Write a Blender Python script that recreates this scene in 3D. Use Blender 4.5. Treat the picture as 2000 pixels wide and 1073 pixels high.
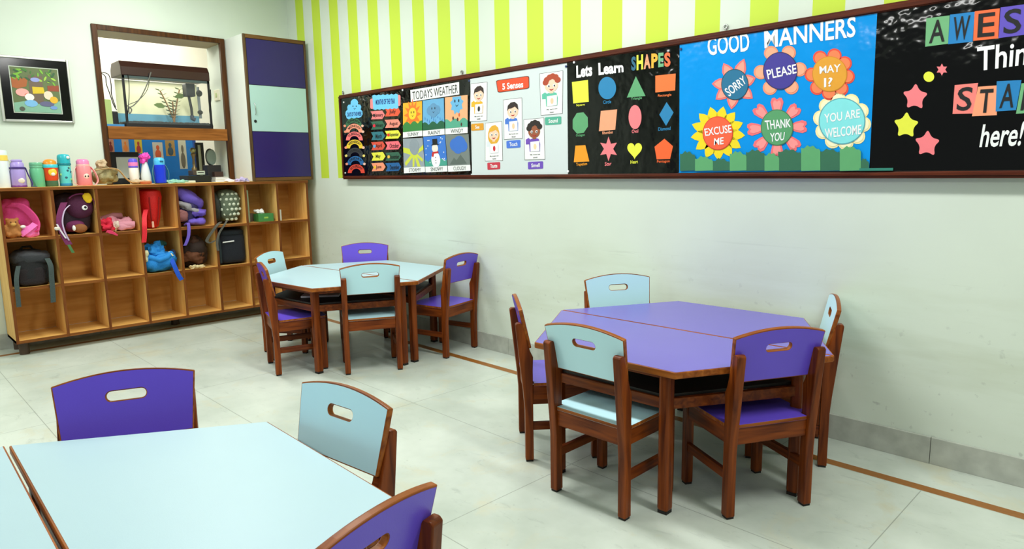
import bpy, bmesh, math, random
from mathutils import Vector, Matrix, noise

sc = bpy.context.scene
for o in list(bpy.data.objects):
    bpy.data.objects.remove(o)
col = sc.collection

# ------------------------------------------------------------------ camera
F_PX, YAW, PITCH, ROLL = 1336.325, math.radians(135.71117), math.radians(-8.80235), math.radians(-0.97008)
CAM = Vector((6.605, -3.377, 1.35))
_fw = Vector((math.cos(PITCH)*math.cos(YAW), math.cos(PITCH)*math.sin(YAW), math.sin(PITCH)))
_r = Vector((math.sin(YAW), -math.cos(YAW), 0)); _u = _r.cross(_fw)
_c, _s = math.cos(ROLL), math.sin(ROLL)
RIGHT, UP, FWD = _r*_c + _u*_s, _u*_c - _r*_s, _fw
cd = bpy.data.cameras.new('camera'); cam = bpy.data.objects.new('camera', cd); col.objects.link(cam)
cd.sensor_width = 36; cd.lens = 36*F_PX/2000; cd.clip_start = .02
mw = Matrix((RIGHT, UP, -FWD)).transposed().to_4x4(); mw.translation = CAM; cam.matrix_world = mw
sc.camera = cam

# ------------------------------------------------------------------ light and exposure
sc.view_settings.view_transform = 'Standard'; sc.view_settings.look = 'None'
sc.view_settings.exposure = -0.55; sc.view_settings.gamma = 1.0
w = bpy.data.worlds.new('daylight'); sc.world = w; w.use_nodes = True
bg = w.node_tree.nodes['Background']; bg.inputs[0].default_value = (.93, 1.0, .97, 1); bg.inputs[1].default_value = 0.36

def area(name, loc, sx, sy, power, rot=(0, 0, 0), color=(1, 1, .97)):
    d = bpy.data.lights.new(name, 'AREA'); d.shape = 'RECTANGLE'; d.size = sx; d.size_y = sy; d.energy = power; d.color = color
    o = bpy.data.objects.new(name, d); col.objects.link(o); o.location = loc; o.rotation_euler = rot
    o['kind'] = 'helper'
    return o
for (x, y, p) in ((1.5, -1.5, 76), (4.0, -1.4, 74), (6.7, -1.3, 70), (1.8, -4.6, 66), (4.2, -5.6, 66), (7.6, -5.0, 44)):
    area('ceiling_tube_light', (x, y, 3.18), 1.25, .25, p)
area('next_room_light', (-1.1, -1.3, 3.0), 1.0, 1.4, 48, color=(1, .97, .88))

# ------------------------------------------------------------------ helpers
def px(u, v, axis, val):
    d = RIGHT*((u-1000)/F_PX) - UP*((v-536.5)/F_PX) + FWD
    t = (val-CAM[axis])/d[axis]
    return CAM + d*t

def lin(c):
    return tuple(((x/255)/12.92 if x/255 <= .04045 else ((x/255+.055)/1.055)**2.4) for x in c)

MATS = {}
def mat(name, rgb, rough=.5, var=.06, scale=8, bump=0.0, bscale=60, metal=0, spec=.5, stretch=None, coat=0, trans=0, alpha=1, emit=0):
    if name in MATS: return MATS[name]
    m = bpy.data.materials.new(name); m.use_nodes = True; MATS[name] = m
    nt = m.node_tree; N = nt.nodes; L = nt.links; b = N['Principled BSDF']
    c = lin(rgb)
    tc = N.new('ShaderNodeTexCoord'); mp = N.new('ShaderNodeMapping'); L.new(tc.outputs['Object'], mp.inputs[0])
    if stretch: mp.inputs['Scale'].default_value = stretch
    nz = N.new('ShaderNodeTexNoise'); nz.inputs['Scale'].default_value = scale; nz.inputs['Detail'].default_value = 4
    L.new(mp.outputs[0], nz.inputs['Vector'])
    mx = N.new('ShaderNodeMix'); mx.data_type = 'RGBA'; L.new(nz.outputs['Fac'], mx.inputs['Factor'])
    mx.inputs['A'].default_value = tuple(x*(1-var) for x in c)+(1,); mx.inputs['B'].default_value = tuple(min(1, x*(1+var)) for x in c)+(1,)
    L.new(mx.outputs['Result'], b.inputs['Base Color'])
    b.inputs['Roughness'].default_value = rough; b.inputs['Metallic'].default_value = metal
    b.inputs['Specular IOR Level'].default_value = spec; b.inputs['Coat Weight'].default_value = coat
    if trans: b.inputs['Transmission Weight'].default_value = trans
    if alpha < 1: b.inputs['Alpha'].default_value = alpha
    if bump:
        n2 = N.new('ShaderNodeTexNoise'); n2.inputs['Scale'].default_value = bscale; n2.inputs['Detail'].default_value = 3
        L.new(mp.outputs[0], n2.inputs['Vector'])
        bp = N.new('ShaderNodeBump'); bp.inputs['Strength'].default_value = bump; bp.inputs['Distance'].default_value = .02
        L.new(n2.outputs['Fac'], bp.inputs['Height']); L.new(bp.outputs[0], b.inputs['Normal'])
    return m

def wood(name, c0, c1, axis, rough=.38, scale=9, ratio=14):
    if name in MATS: return MATS[name]
    m = bpy.data.materials.new(name); m.use_nodes = True; MATS[name] = m
    nt = m.node_tree; N = nt.nodes; L = nt.links; b = N['Principled BSDF']
    tc = N.new('ShaderNodeTexCoord'); mp = N.new('ShaderNodeMapping'); L.new(tc.outputs['Object'], mp.inputs[0])
    s = [ratio]*3; s[axis] = 1; mp.inputs['Scale'].default_value = s
    nz = N.new('ShaderNodeTexNoise'); nz.inputs['Scale'].default_value = scale*.35; nz.inputs['Detail'].default_value = 6; nz.inputs['Distortion'].default_value = .6
    L.new(mp.outputs[0], nz.inputs['Vector'])
    rp = N.new('ShaderNodeValToRGB'); rp.color_ramp.elements[0].position = .3; rp.color_ramp.elements[1].position = .72
    rp.color_ramp.elements[0].color = lin(c0)+(1,); rp.color_ramp.elements[1].color = lin(c1)+(1,)
    L.new(nz.outputs['Fac'], rp.inputs[0]); L.new(rp.outputs[0], b.inputs['Base Color'])
    b.inputs['Roughness'].default_value = rough; b.inputs['Specular IOR Level'].default_value = .22
    bp = N.new('ShaderNodeBump'); bp.inputs['Strength'].default_value = .06; L.new(nz.outputs['Fac'], bp.inputs['Height']); L.new(bp.outputs[0], b.inputs['Normal'])
    return m

WZ = wood('teak_upright', (74, 26, 4), (142, 68, 18), 2); WX = wood('teak_across', (74, 26, 4), (142, 68, 18), 0); WY = wood('teak_lengthwise', (74, 26, 4), (142, 68, 18), 1)
WEDGE = wood('teak_edge', (116, 54, 10), (172, 100, 38), 0)
BOARDW = wood('board_frame_wood', (58, 20, 10), (104, 46, 24), 0)
BOARDWZ = wood('board_frame_wood_upright', (58, 20, 10), (104, 46, 24), 2)
PLYZ = wood('cubby_ply', (222, 170, 90), (242, 200, 124), 2, .5, 7); PLYY = wood('cubby_ply_across', (214, 160, 80), (238, 192, 114), 1, .5, 7)
PLYBACK = wood('cubby_back_ply', (190, 134, 60), (220, 168, 92), 1, .55, 6, 9)
LIPZ = wood('cubby_lip', (98, 50, 16), (130, 74, 30), 2, .45); LIPY = wood('cubby_lip_across', (104, 56, 18), (146, 88, 36), 1, .45)
FRMY = wood('window_wood_across', (112, 64, 18), (162, 102, 42), 1, .4); FRMZ = wood('window_wood_upright', (50, 28, 8), (92, 54, 18), 2, .4)
BLUE = mat('light_blue_laminate', (198, 242, 255), .3, .03, 5, .02, 300)
PURP = mat('purple_laminate', (104, 80, 213), .3, .06, 6, .03, 300, spec=.4)
TBLUE = mat('table_blue_laminate', (178, 206, 216), .42, .03, 3, .02, 300, spec=.35)
TPURP = mat('table_purple_laminate', (106, 92, 190), .26, .05, 4, .02, 300, spec=.6)
BLACK = mat('black_gloss_sheet', (4, 5, 5), .07, .2, 4, .6, 5, spec=.4)
BLACKM = mat('black_matte', (14, 14, 15), .6)
DARKSH = mat('dark_shelf_laminate', (22, 17, 14), .5)
RUBBER = mat('rubber', (28, 24, 20), .8)
WHITE = mat('white_paper', (240, 242, 240), .6, .02)
STEEL = mat('steel', (190, 192, 190), .25, .05, metal=1)
SILVER = mat('silver_frame', (196, 198, 190), .3, .05, metal=.8)

class MB:
    def __init__(s): s.bm = bmesh.new(); s.mi = 0
    def _m(s, n0):
        s.bm.faces.ensure_lookup_table()
        for f in list(s.bm.faces)[n0:]: f.material_index = s.mi
    def box(s, x0, x1, y0, y1, z0, z1, M=None):
        n = len(s.bm.faces)
        r = bmesh.ops.create_cube(s.bm, size=1)
        for v in r['verts']:
            v.co = Vector(((x0+x1)/2+v.co.x*(x1-x0), (y0+y1)/2+v.co.y*(y1-y0), (z0+z1)/2+v.co.z*(z1-z0)))
            if M: v.co = M @ v.co
        s._m(n); return s
    def lathe(s, prof, c=(0, 0, 0), n=24, sx=1, sy=1, M=None):
        k = len(s.bm.faces); rings = []
        for r, z in prof:
            rings.append([s.bm.verts.new(Vector((c[0]+r*sx*math.cos(2*math.pi*i/n), c[1]+r*sy*math.sin(2*math.pi*i/n), c[2]+z))) for i in range(n)])
        for a, b in zip(rings, rings[1:]):
            for i in range(n): s.bm.faces.new((a[i], a[(i+1) % n], b[(i+1) % n], b[i]))
        s.bm.faces.new(list(reversed(rings[0]))); s.bm.faces.new(rings[-1])
        if M:
            for rg in rings:
                for v in rg: v.co = M @ v.co
        s._m(k); return s
    def cyl(s, a, b, r, n=16, r2=None):
        a, b = Vector(a), Vector(b); return s.tube([a, b], r, n, r2)
    def tube(s, pts, r, n=8, r2=None):
        k = len(s.bm.faces); pts = [Vector(p) for p in pts]; rings = []; prev = None
        for i, p in enumerate(pts):
            t = (pts[min(i+1, len(pts)-1)]-pts[max(i-1, 0)]).normalized()
            a = prev if prev is not None else (Vector((0, 0, 1)) if abs(t.z) < .9 else Vector((1, 0, 0)))
            a = (a-t*a.dot(t)).normalized(); prev = a; b = t.cross(a)
            rr = r if r2 is None else r+(r2-r)*i/(len(pts)-1)
            rings.append([s.bm.verts.new(p+a*rr*math.cos(2*math.pi*j/n)+b*rr*math.sin(2*math.pi*j/n)) for j in range(n)])
        for q, w_ in zip(rings, rings[1:]):
            for j in range(n): s.bm.faces.new((q[j], q[(j+1) % n], w_[(j+1) % n], w_[j]))
        s.bm.faces.new(list(reversed(rings[0]))); s.bm.faces.new(rings[-1]); s._m(k); return s
    def ribbon(s, pts, side, w_, th=.003):
        """flat strap: width w_ along 'side', thickness th"""
        k = len(s.bm.faces); pts = [Vector(p) for p in pts]; side = Vector(side).normalized(); rings = []
        ws = list(w_) if isinstance(w_, (list, tuple)) else [w_]*len(pts)
        if len(pts) > 2:     # smooth the run of the strap
            Q, W2 = [], []
            for i in range(len(pts)-1):
                p0, p1, p2, p3 = pts[max(i-1, 0)], pts[i], pts[i+1], pts[min(i+2, len(pts)-1)]
                for j in range(6):
                    q = j/6; Q.append(.5*((2*p1)+(p2-p0)*q+(2*p0-5*p1+4*p2-p3)*q*q+(3*p1-p0-3*p2+p3)*q**3)); W2.append(ws[i]*(1-q)+ws[i+1]*q)
            pts = Q+[pts[-1]]; ws = W2+[ws[-1]]
        w_ = ws
        for i, p in enumerate(pts):
            t = (pts[min(i+1, len(pts)-1)]-pts[max(i-1, 0)]).normalized(); nn = t.cross(side).normalized()
            ww = w_ if not isinstance(w_, (list, tuple)) else w_[i]
            rings.append([s.bm.verts.new(p+side*ww/2*a+nn*th/2*b) for a, b in ((-1, -1), (1, -1), (1, 1), (-1, 1))])
        for q, v in zip(rings, rings[1:]):
            for j in range(4): s.bm.faces.new((q[j], q[(j+1) % 4], v[(j+1) % 4], v[j]))
        s.bm.faces.new(list(reversed(rings[0]))); s.bm.faces.new(rings[-1]); s._m(k); return s
    def plate(s, outer, fn, thick, holes=(), side_m=None):
        """2D outline (with holes), fn(a,b,t) -> 3D, t = 0 front, thick = back"""
        t2 = bmesh.new(); loops = []; es = []
        for lp in [outer]+list(holes):
            vs = [t2.verts.new((a, b, 0)) for a, b in lp]; loops.append(vs)
            for i in range(len(vs)): es.append(t2.edges.new((vs[i], vs[(i+1) % len(vs)])))
        bmesh.ops.triangle_fill(t2, use_beauty=True, use_dissolve=False, edges=es, normal=(0, 0, 1))
        t2.verts.index_update()
        idx = {v: i for i, v in enumerate(t2.verts)}
        P = [(v.co.x, v.co.y) for v in t2.verts]; T = [[idx[v] for v in f.verts] for f in t2.faces]; LP = [[idx[v] for v in l] for l in loops]
        t2.free()
        fr = [s.bm.verts.new(fn(a, b, 0)) for a, b in P]; bk = [s.bm.verts.new(fn(a, b, thick)) for a, b in P]
        for t in T:
            for q, rev in ((fr, 0), (bk, 1)):
                f = s.bm.faces.new([q[i] for i in (reversed(t) if rev else t)]); f.material_index = s.mi
        for l in LP:
            for i in range(len(l)):
                a, b = l[i], l[(i+1) % len(l)]
                f = s.bm.faces.new((fr[a], bk[a], bk[b], fr[b])); f.material_index = s.mi if side_m is None else side_m
        return s
    def blob(s, c, size, p=1.0, amp=.0, seed=0, freq=9, nu=40, nv=26, M=None, flat=False):
        k = len(s.bm.faces); c = Vector(c); rings = []
        sg = lambda x, e: math.copysign(abs(x)**e, x)
        off = Vector((seed*3.7, seed*1.3, seed*7.1))
        for j in range(1, nv):
            ph = -math.pi/2+math.pi*j/nv; ring = []
            for i in range(nu):
                th = 2*math.pi*i/nu
                q = Vector((sg(math.cos(ph), p)*sg(math.cos(th), p), sg(math.cos(ph), p)*sg(math.sin(th), p), sg(math.sin(ph), p)))
                v = Vector((q.x*size[0], q.y*size[1], q.z*size[2]))
                if amp: v += q*(amp*noise.noise((v+off)*freq)*1.6+amp*.55*noise.noise((v+off*2)*freq*2.9))
                if flat and v.z < -size[2]*.86: v.z = -size[2]*.86
                v = (M @ v if M else v)+c
                ring.append(s.bm.verts.new(v))
            rings.append(ring)
        for a, b in zip(rings, rings[1:]):
            for i in range(nu): s.bm.faces.new((a[i], a[(i+1) % nu], b[(i+1) % nu], b[i]))
        s.bm.faces.new(list(reversed(rings[0]))); s.bm.faces.new(rings[-1])
        s._m(k); return s

def wl(o):
    v = Vector((0, 0, 0))
    while o is not None: v = v+o.location; o = o.parent
    return v

def obj(name, mb, mats, parent=None, smooth=False, bevel=0, seg=2, origin=None, remesh=0):
    if not isinstance(mats, (list, tuple)): mats = [mats]
    bm = mb.bm
    base = wl(parent) if parent is not None else (Vector(origin) if origin is not None else Vector((0, 0, 0)))
    for v in bm.verts: v.co -= base
    bmesh.ops.recalc_face_normals(bm, faces=bm.faces)
    me = bpy.data.meshes.new(name); bm.to_mesh(me); bm.free()
    for m in mats: me.materials.append(m)
    if smooth:
        for p in me.polygons: p.use_smooth = True
        me.set_sharp_from_angle(angle=math.radians(48))
    o = bpy.data.objects.new(name, me); col.objects.link(o)
    if parent is not None: o.parent = parent
    elif origin is not None: o.location = base
    if bevel:
        b = o.modifiers.new('edge', 'BEVEL'); b.width = bevel; b.segments = seg; b.limit_method = 'ANGLE'; b.angle_limit = math.radians(40)
    if remesh:
        r = o.modifiers.new('union', 'REMESH'); r.mode = 'VOXEL'; r.voxel_size = remesh; r.use_smooth_shade = True
    return o

def thing(name, label, cat, loc=(0, 0, 0), group=None):
    o = bpy.data.objects.new(name, None); col.objects.link(o); o.location = loc; o.empty_display_size = .05
    o['label'] = label; o['category'] = cat
    if group: o['group'] = group
    return o
def tag(o, label, cat, group=None):
    o['label'] = label; o['category'] = cat
    if group: o['group'] = group
    return o
def struct(name, mb, m, **k):
    o = obj(name, mb, m, **k); o['kind'] = 'structure'; return o
def kids(o): return [c for c in bpy.data.objects if c.parent == o]
def copy_tree(o, parent=None):
    c = o.copy(); col.objects.link(c)
    if parent is not None: c.parent = parent
    for ch in kids(o): copy_tree(ch, c)
    return c

# ------------------------------------------------------------------ the room
WY0 = .015      # face of the striped wall
H = 3.3
def nodes(m):
    return m.node_tree.nodes, m.node_tree.links
def math_node(N, L, op, a, b=None, c=None):
    n = N.new('ShaderNodeMath'); n.operation = op
    for i, x in enumerate((a, b, c)):
        if x is None: continue
        if isinstance(x, (int, float)): n.inputs[i].default_value = x
        else: L.new(x, n.inputs[i])
    return n.outputs[0]
def mixc(N, L, fac, a, b):
    n = N.new('ShaderNodeMix'); n.data_type = 'RGBA'
    if isinstance(fac, (int, float)): n.inputs['Factor'].default_value = fac
    else: L.new(fac, n.inputs['Factor'])
    for k, x in (('A', a), ('B', b)):
        if isinstance(x, tuple): n.inputs[k].default_value = x+(1,)
        else: L.new(x, n.inputs[k])
    return n.outputs['Result']
def ramp(N, L, fac, p0, p1):
    n = N.new('ShaderNodeMapRange'); L.new(fac, n.inputs[0]); n.inputs[1].default_value = p0; n.inputs[2].default_value = p1
    return n.outputs[0]
def tex(N, L, vec, scale, detail=4, stretch=None, rough=.5, dist=0):
    if stretch:
        mp = N.new('ShaderNodeMapping'); mp.inputs['Scale'].default_value = stretch; L.new(vec, mp.inputs[0]); vec = mp.outputs[0]
    n = N.new('ShaderNodeTexNoise'); n.inputs['Scale'].default_value = scale; n.inputs['Detail'].default_value = detail; n.inputs['Roughness'].default_value = rough
    n.inputs['Distortion'].default_value = dist; L.new(vec, n.inputs['Vector']); return n.outputs['Fac']

def wall_paint(name, stripes, base=(221, 232, 218)):
    m = bpy.data.materials.new(name); m.use_nodes = True; N, L = nodes(m); b = N['Principled BSDF']
    tc = N.new('ShaderNodeTexCoord'); P = tc.outputs['Object']; sp = N.new('ShaderNodeSeparateXYZ'); L.new(P, sp.inputs[0]); X, Y, Z = sp.outputs
    big = tex(N, L, P, 1.3, 3)
    c = mixc(N, L, ramp(N, L, big, .35, .7), lin(base), lin(tuple(x-8 for x in base)))
    if stripes:
        # scuffs and grime on the part the chairs rub
        band = math_node(N, L, 'MULTIPLY', ramp(N, L, Z, .15, .42), ramp(N, L, Z, 1.0, .62))
        sm = math_node(N, L, 'MULTIPLY', ramp(N, L, tex(N, L, P, 2.2, 6, (.5, 1, 3.2), .6), .45, .72), band)
        c = mixc(N, L, math_node(N, L, 'MULTIPLY', sm, .45), c, lin((186, 194, 168)))
        line = math_node(N, L, 'MULTIPLY', ramp(N, L, tex(N, L, P, 3.0, 5, (.3, 1, 9), .65), .64, .72), band)
        c = mixc(N, L, math_node(N, L, 'MULTIPLY', line, .6), c, lin((140, 146, 132)))
        spk = math_node(N, L, 'MULTIPLY', ramp(N, L, tex(N, L, P, 26, 3), .66, .73), ramp(N, L, Z, .95, .3))
        c = mixc(N, L, math_node(N, L, 'MULTIPLY', spk, .4), c, lin((150, 156, 150)))
        ph = math_node(N, L, 'FRACT', math_node(N, L, 'DIVIDE', math_node(N, L, 'SUBTRACT', X, .177), .3133))
        on = math_node(N, L, 'LESS_THAN', ph, .475)
        up = math_node(N, L, 'GREATER_THAN', Z, 1.288)
        st = math_node(N, L, 'MULTIPLY', math_node(N, L, 'MULTIPLY', on, up), math_node(N, L, 'GREATER_THAN', X, .1))
        c = mixc(N, L, st, c, lin((200, 226, 64)))
    L.new(c, b.inputs['Base Color']); b.inputs['Roughness'].default_value = .6
    bp = N.new('ShaderNodeBump'); bp.inputs['Strength'].default_value = .05; L.new(tex(N, L, P, 14, 5), bp.inputs['Height']); L.new(bp.outputs[0], b.inputs['Normal'])
    return m
PAINT_R = wall_paint('striped_wall_paint', True); PAINT_L = wall_paint('white_wall_paint', False)
CREAM = mat('cream_wall_paint', (250, 246, 234), .7, .02)

fm = bpy.data.materials.new('marble_floor'); fm.use_nodes = True; N, L = nodes(fm); b = N['Principled BSDF']
tc = N.new('ShaderNodeTexCoord'); P = tc.outputs['Object']; sp = N.new('ShaderNodeSeparateXYZ'); L.new(P, sp.inputs[0]); X, Y, Z = sp.outputs
c = mixc(N, L, ramp(N, L, tex(N, L, P, 1.6, 5, None, .6), .35, .68), lin((210, 218, 208)), lin((182, 192, 181)))
c = mixc(N, L, math_node(N, L, 'MULTIPLY', ramp(N, L, tex(N, L, P, 3.4, 6, None, .65, .8), .54, .72), .6), c, lin((204, 198, 168)))
c = mixc(N, L, math_node(N, L, 'MULTIPLY', ramp(N, L, tex(N, L, P, 5.5, 8, (1, 2.2, 1), .7, 1.6), .58, .7), .45), c, lin((158, 168, 160)))
c = mixc(N, L, math_node(N, L, 'MULTIPLY', ramp(N, L, tex(N, L, P, 40, 3), .68, .76), .3), c, lin((140, 146, 138)))
def joint(coord, at, step, wd):
    f = math_node(N, L, 'FRACT', math_node(N, L, 'DIVIDE', math_node(N, L, 'ADD', coord, -at+step*40+wd/2), step))
    return math_node(N, L, 'LESS_THAN', f, wd/step)
inner = math_node(N, L, 'MULTIPLY', math_node(N, L, 'LESS_THAN', Y, -.31), math_node(N, L, 'GREATER_THAN', X, .26))
j = math_node(N, L, 'MULTIPLY', math_node(N, L, 'MAXIMUM', joint(X, 5.872, 1.22, .004), joint(Y, -1.91, .8, .004)), inner)
j = math_node(N, L, 'MAXIMUM', j, math_node(N, L, 'MULTIPLY', joint(X, 5.25, 1.22, .003), math_node(N, L, 'GREATER_THAN', Y, -.255)))
c = mixc(N, L, math_node(N, L, 'MULTIPLY', j, .6), c, lin((120, 126, 118)))
sy = math_node(N, L, 'MULTIPLY', math_node(N, L, 'MULTIPLY', math_node(N, L, 'LESS_THAN', Y, -.252), math_node(N, L, 'GREATER_THAN', Y, -.308)), math_node(N, L, 'GREATER_THAN', X, .2))
sx = math_node(N, L, 'MULTIPLY', math_node(N, L, 'MULTIPLY', math_node(N, L, 'GREATER_THAN', X, .205), math_node(N, L, 'LESS_THAN', X, .26)), math_node(N, L, 'LESS_THAN', Y, -.252))
brown = mixc(N, L, tex(N, L, P, 18, 5, (1, 6, 1)), lin((168, 108, 42)), lin((126, 76, 24)))
c = mixc(N, L, math_node(N, L, 'MAXIMUM', sy, sx), c, brown)
L.new(c, b.inputs['Base Color']); b.inputs['Roughness'].default_value = .34; b.inputs['Specular IOR Level'].default_value = .35
bp = N.new('ShaderNodeBump'); bp.inputs['Strength'].default_value = .04; L.new(tex(N, L, P, 7, 5), bp.inputs['Height']); L.new(bp.outputs[0], b.inputs['Normal'])

struct('floor', MB().box(-.35, 9.5, -8.0, .35, -.2, 0), fm)
struct('ceiling', MB().box(-.35, 9.5, -8.0, .35, H, H+.15), mat('ceiling_paint', (240, 242, 238), .8, .02))
struct('wall_right', MB().box(-.35, 9.5, WY0, .35, 0, H), PAINT_R)
OY0, OY1, OZ0, OZ1 = -1.695, -.668, 1.262, 2.548
wlb = MB()
wlb.box(-.34, 0, -8.0, OY0, 0, H); wlb.box(-.34, 0, OY1, WY0, 0, H); wlb.box(-.34, 0, OY0, OY1, OZ1, H); wlb.box(-.34, 0, OY0, OY1, 0, OZ0)
struct('wall_left', wlb, PAINT_L)
struct('wall_next_room', MB().box(-1.75, -1.6, -3.4, .6, 0, H), CREAM)
struct('wall_next_room_right', MB().box(-1.6, -.36, .45, .6, 0, H), CREAM)
struct('wall_next_room_left', MB().box(-1.6, -.36, -3.4, -3.25, 0, H), CREAM)
struct('ceiling_next_room', MB().box(-1.6, -.36, -3.25, .45, H, H+.15), CREAM)
struct('floor_next_room', MB().box(-1.6, -.36, -3.25, .45, -.2, 0), CREAM)
SK = mat('skirting_marble', (180, 184, 174), .4, .38, 13, .02, 40)
sk = MB()
xs = [0.0, .65, 1.87, 3.09, 4.31, 5.2+.62, 7.0, 8.2, 9.5]
for a, b_ in zip(xs, xs[1:]): sk.box(a+.0012, b_-.0012, 0, WY0, 0, .124)
struct('baseboard_right', sk, SK, bevel=.0015)
sk = MB()
ys = [0, -.9, -1.9, -2.62, -3.8, -5, -6.5, -8]
for a, b_ in zip(ys, ys[1:]): sk.box(0, .013, b_+.0012, a-.0012, 0, .124)
struct('baseboard_left', sk, SK, bevel=.0015)

struct('trim_3', MB().box(-.34, -.001, OY0+.001, OY1-.001, OZ1-.006, OZ1+.001), mat('soffit_tan', (176, 160, 122), .6))  # tan panel under the top of the opening, darker than the walls
# window between the two rooms: wooden frame, mid ledge
wf = MB(); wf.mi = 1
wf.box(-.02, .022, -1.727, -1.685, 1.27, 2.586); wf.box(-.02, .022, -.682, -.638, 1.27, 2.586)
wf.box(-.02, .022, -1.685, -.682, 2.543, 2.586); wf.mi = 0
wf.box(-.02, .03, -1.685, -.682, 1.655, 1.762)
wfo = struct('window_1', wf, [FRMY, FRMZ], bevel=.003)
lg = MB().box(-.42, -.02, OY0, OY1, 1.712, 1.762); struct('trim_1', lg, FRMY, bevel=.002)
lg = MB().box(-.62, 0, OY0, OY1, 1.235, OZ0+.006); struct('trim_2', lg, mat('sill_paint', (212, 206, 186), .5), bevel=.002)

# ------------------------------------------------------------------ chairs
def inset(P, d):
    out = []; n = len(P); A = sum(P[i][0]*P[(i+1) % n][1]-P[(i+1) % n][0]*P[i][1] for i in range(n)); sg = 1 if A > 0 else -1
    for i in range(n):
        p, q, r_ = Vector(P[i-1]), Vector(P[i]), Vector(P[(i+1) % n])
        e1 = (q-p).normalized(); e2 = (r_-q).normalized()
        n1 = Vector((-e1.y, e1.x))*sg; n2 = Vector((-e2.y, e2.x))*sg
        m = (n1+n2); m = m/max(.3, m.dot(n1)) if m.length > 1e-6 else n1
        out.append((q.x+m.x*d, q.y+m.y*d))
    return out
def make_chair(lam):
    t = thing('chair', 'x', 'chair')
    # back panel: laminate on both faces, wooden edge, arched top, handle slot
    wb, wt, zb, zc, zk = .181, .197, .538, .721, .748
    outer = [(-wb, zb), (wb, zb), (wt, zc)]
    n = 14
    for i in range(1, n):
        a = 1-2*i/n; outer.append((wt*a, zc+(zk-zc)*(1-a*a)))
    outer.append((-wt, zc))
    slot = []
    hw, hh, hz = .055, .0145, .672
    for i in range(9): a = -math.pi/2+math.pi*i/8; slot.append((hw-hh+hh*math.cos(a), hz+hh*math.sin(a)))
    for i in range(9): a = math.pi/2+math.pi*i/8; slot.append((-hw+hh+hh*math.cos(a), hz+hh*math.sin(a)))
    sl = .22; nv = Vector((0, 1, sl)).normalized()
    fn = lambda a, z, d: Vector((a, -.024+(.721-z)*sl, z))+nv*d
    bk = MB(); bk.plate(outer, fn, .018, [slot])
    core = obj('backrest', bk, WEDGE, t, bevel=.003)
    inn = inset(outer, .0045); sl2 = inset(slot, -.003)
    for nm, d0 in (('front_laminate', .0178), ('rear_laminate', -.0006)):
        fp = MB(); fp.plate(inn, lambda a, z, d, d0=d0: fn(a, z, d+d0), .0008, [sl2]); obj(nm, fp, lam, core)
    # rear posts (rear legs run up to carry the back)
    prof = [(0, .008), (.038, .008), (.038, .44), (.040, .50), (.028, .525), (-.008, .652), (-.013, .66), (-.031, .66), (-.039, .652), (-.006, .33), (0, .25)]
    for s in (-1, 1):
        m = MB(); m.plate(prof, lambda a, z, d, s=s: Vector((s*.174-.018+d, a, z)), .036)
        l = obj('leg', m, WZ, t, bevel=.004)
        obj('rubber_foot', MB().box(s*.174-.015, s*.174+.015, .003, .035, 0, .012), RUBBER, l)
    for s in (-1, 1):
        m = MB().box(s*.172-.018, s*.172+.018, .312, .348, .008, .364); l = obj('leg', m, WZ, t, bevel=.004)
        obj('rubber_foot', MB().box(s*.172-.015, s*.172+.015, .315, .345, 0, .012), RUBBER, l)
    obj('rear_rail', MB().box(-.156, .156, .008, .030, .296, .364), WX, t, bevel=.002)
    obj('front_rail', MB().box(-.154, .154, .322, .342, .300, .364), WX, t, bevel=.002)
    for s in (-1, 1):
        obj('side_rail', MB().box(s*.174-.011, s*.174+.011, .038, .312, .298, .364), WY, t, bevel=.002)
        obj('stretcher', MB().box(s*.174-.010, s*.174+.010, .036, .314, .150, .188), WY, t, bevel=.003)
    seat = MB(); o2 = [(-.155, .004), (.155, .004), (.155, .042), (.19, .042), (.188, .345), (.178, .357), (-.178, .357), (-.188, .345), (-.19, .042), (-.155, .042)]
    seat.plate(o2, lambda a, y, d: Vector((a, y, .378-d)), .014, side_m=1)
    obj('seat', seat, [lam, WEDGE], t, bevel=.0015)
    return t
cb, cp = make_chair(BLUE), make_chair(PURP)
used = set()
def place(kind, x, y, deg, label, group):
    src = cb if kind == 'b' else cp
    o = src if kind not in used else copy_tree(src)
    used.add(kind)
    o.location = (x, y, 0); o.rotation_euler = (0, 0, math.radians(deg)); o['label'] = label; o['group'] = group
G3, G2, G1 = 'chairs around the purple table', 'chairs around the far blue table', 'chairs around the near blue table'
place('b', 4.95, -1.368, .54, 'light blue child chair, back to us, at the front left of the purple table', G3)
place('p', 5.507, -.919, 61.5, 'purple child chair with its back to us at the front right of the purple table', G3)
place('b', 5.426, -.187, 115.4, 'light blue child chair seen almost edge-on between the purple table and the wall', G3)
place('b', 4.288, -.278, -121, 'light blue child chair facing us behind the back left side of the purple table', G3)
place('p', 4.338, -1.116, -40, 'purple-seated child chair seen edge-on at the left end of the purple table', G3)
place('p', 1.608, -.24, -128.1, 'purple child chair facing us behind the far blue table, against the white wall', G2)
place('b', 2.742, -.922, 62.5, 'light blue child chair with its back to us in front of the far blue table', G2)
place('p', 2.802, -.193, 102.9, 'dark purple child chair at the right end of the far blue table, touching the wall', G2)
place('b', 1.55, -1.044, -55.1, 'light blue child chair at the far blue table, nearest to the pigeonhole shelf', G2)
place('p', 2.142, -1.368, -16.5, 'purple child chair seen side-on at the left front of the far blue table', G2)
place('p', 4.294, -2.808, -110.8, 'purple child chair facing us behind the near blue table', G1)
place('b', 4.932, -2.43, 186.7, 'light blue child chair at the right side of the near blue table', G1)
place('p', 5.591, -2.776, 105, 'purple child chair, its back to us, cut off by the bottom edge of the photo', G1)

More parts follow.
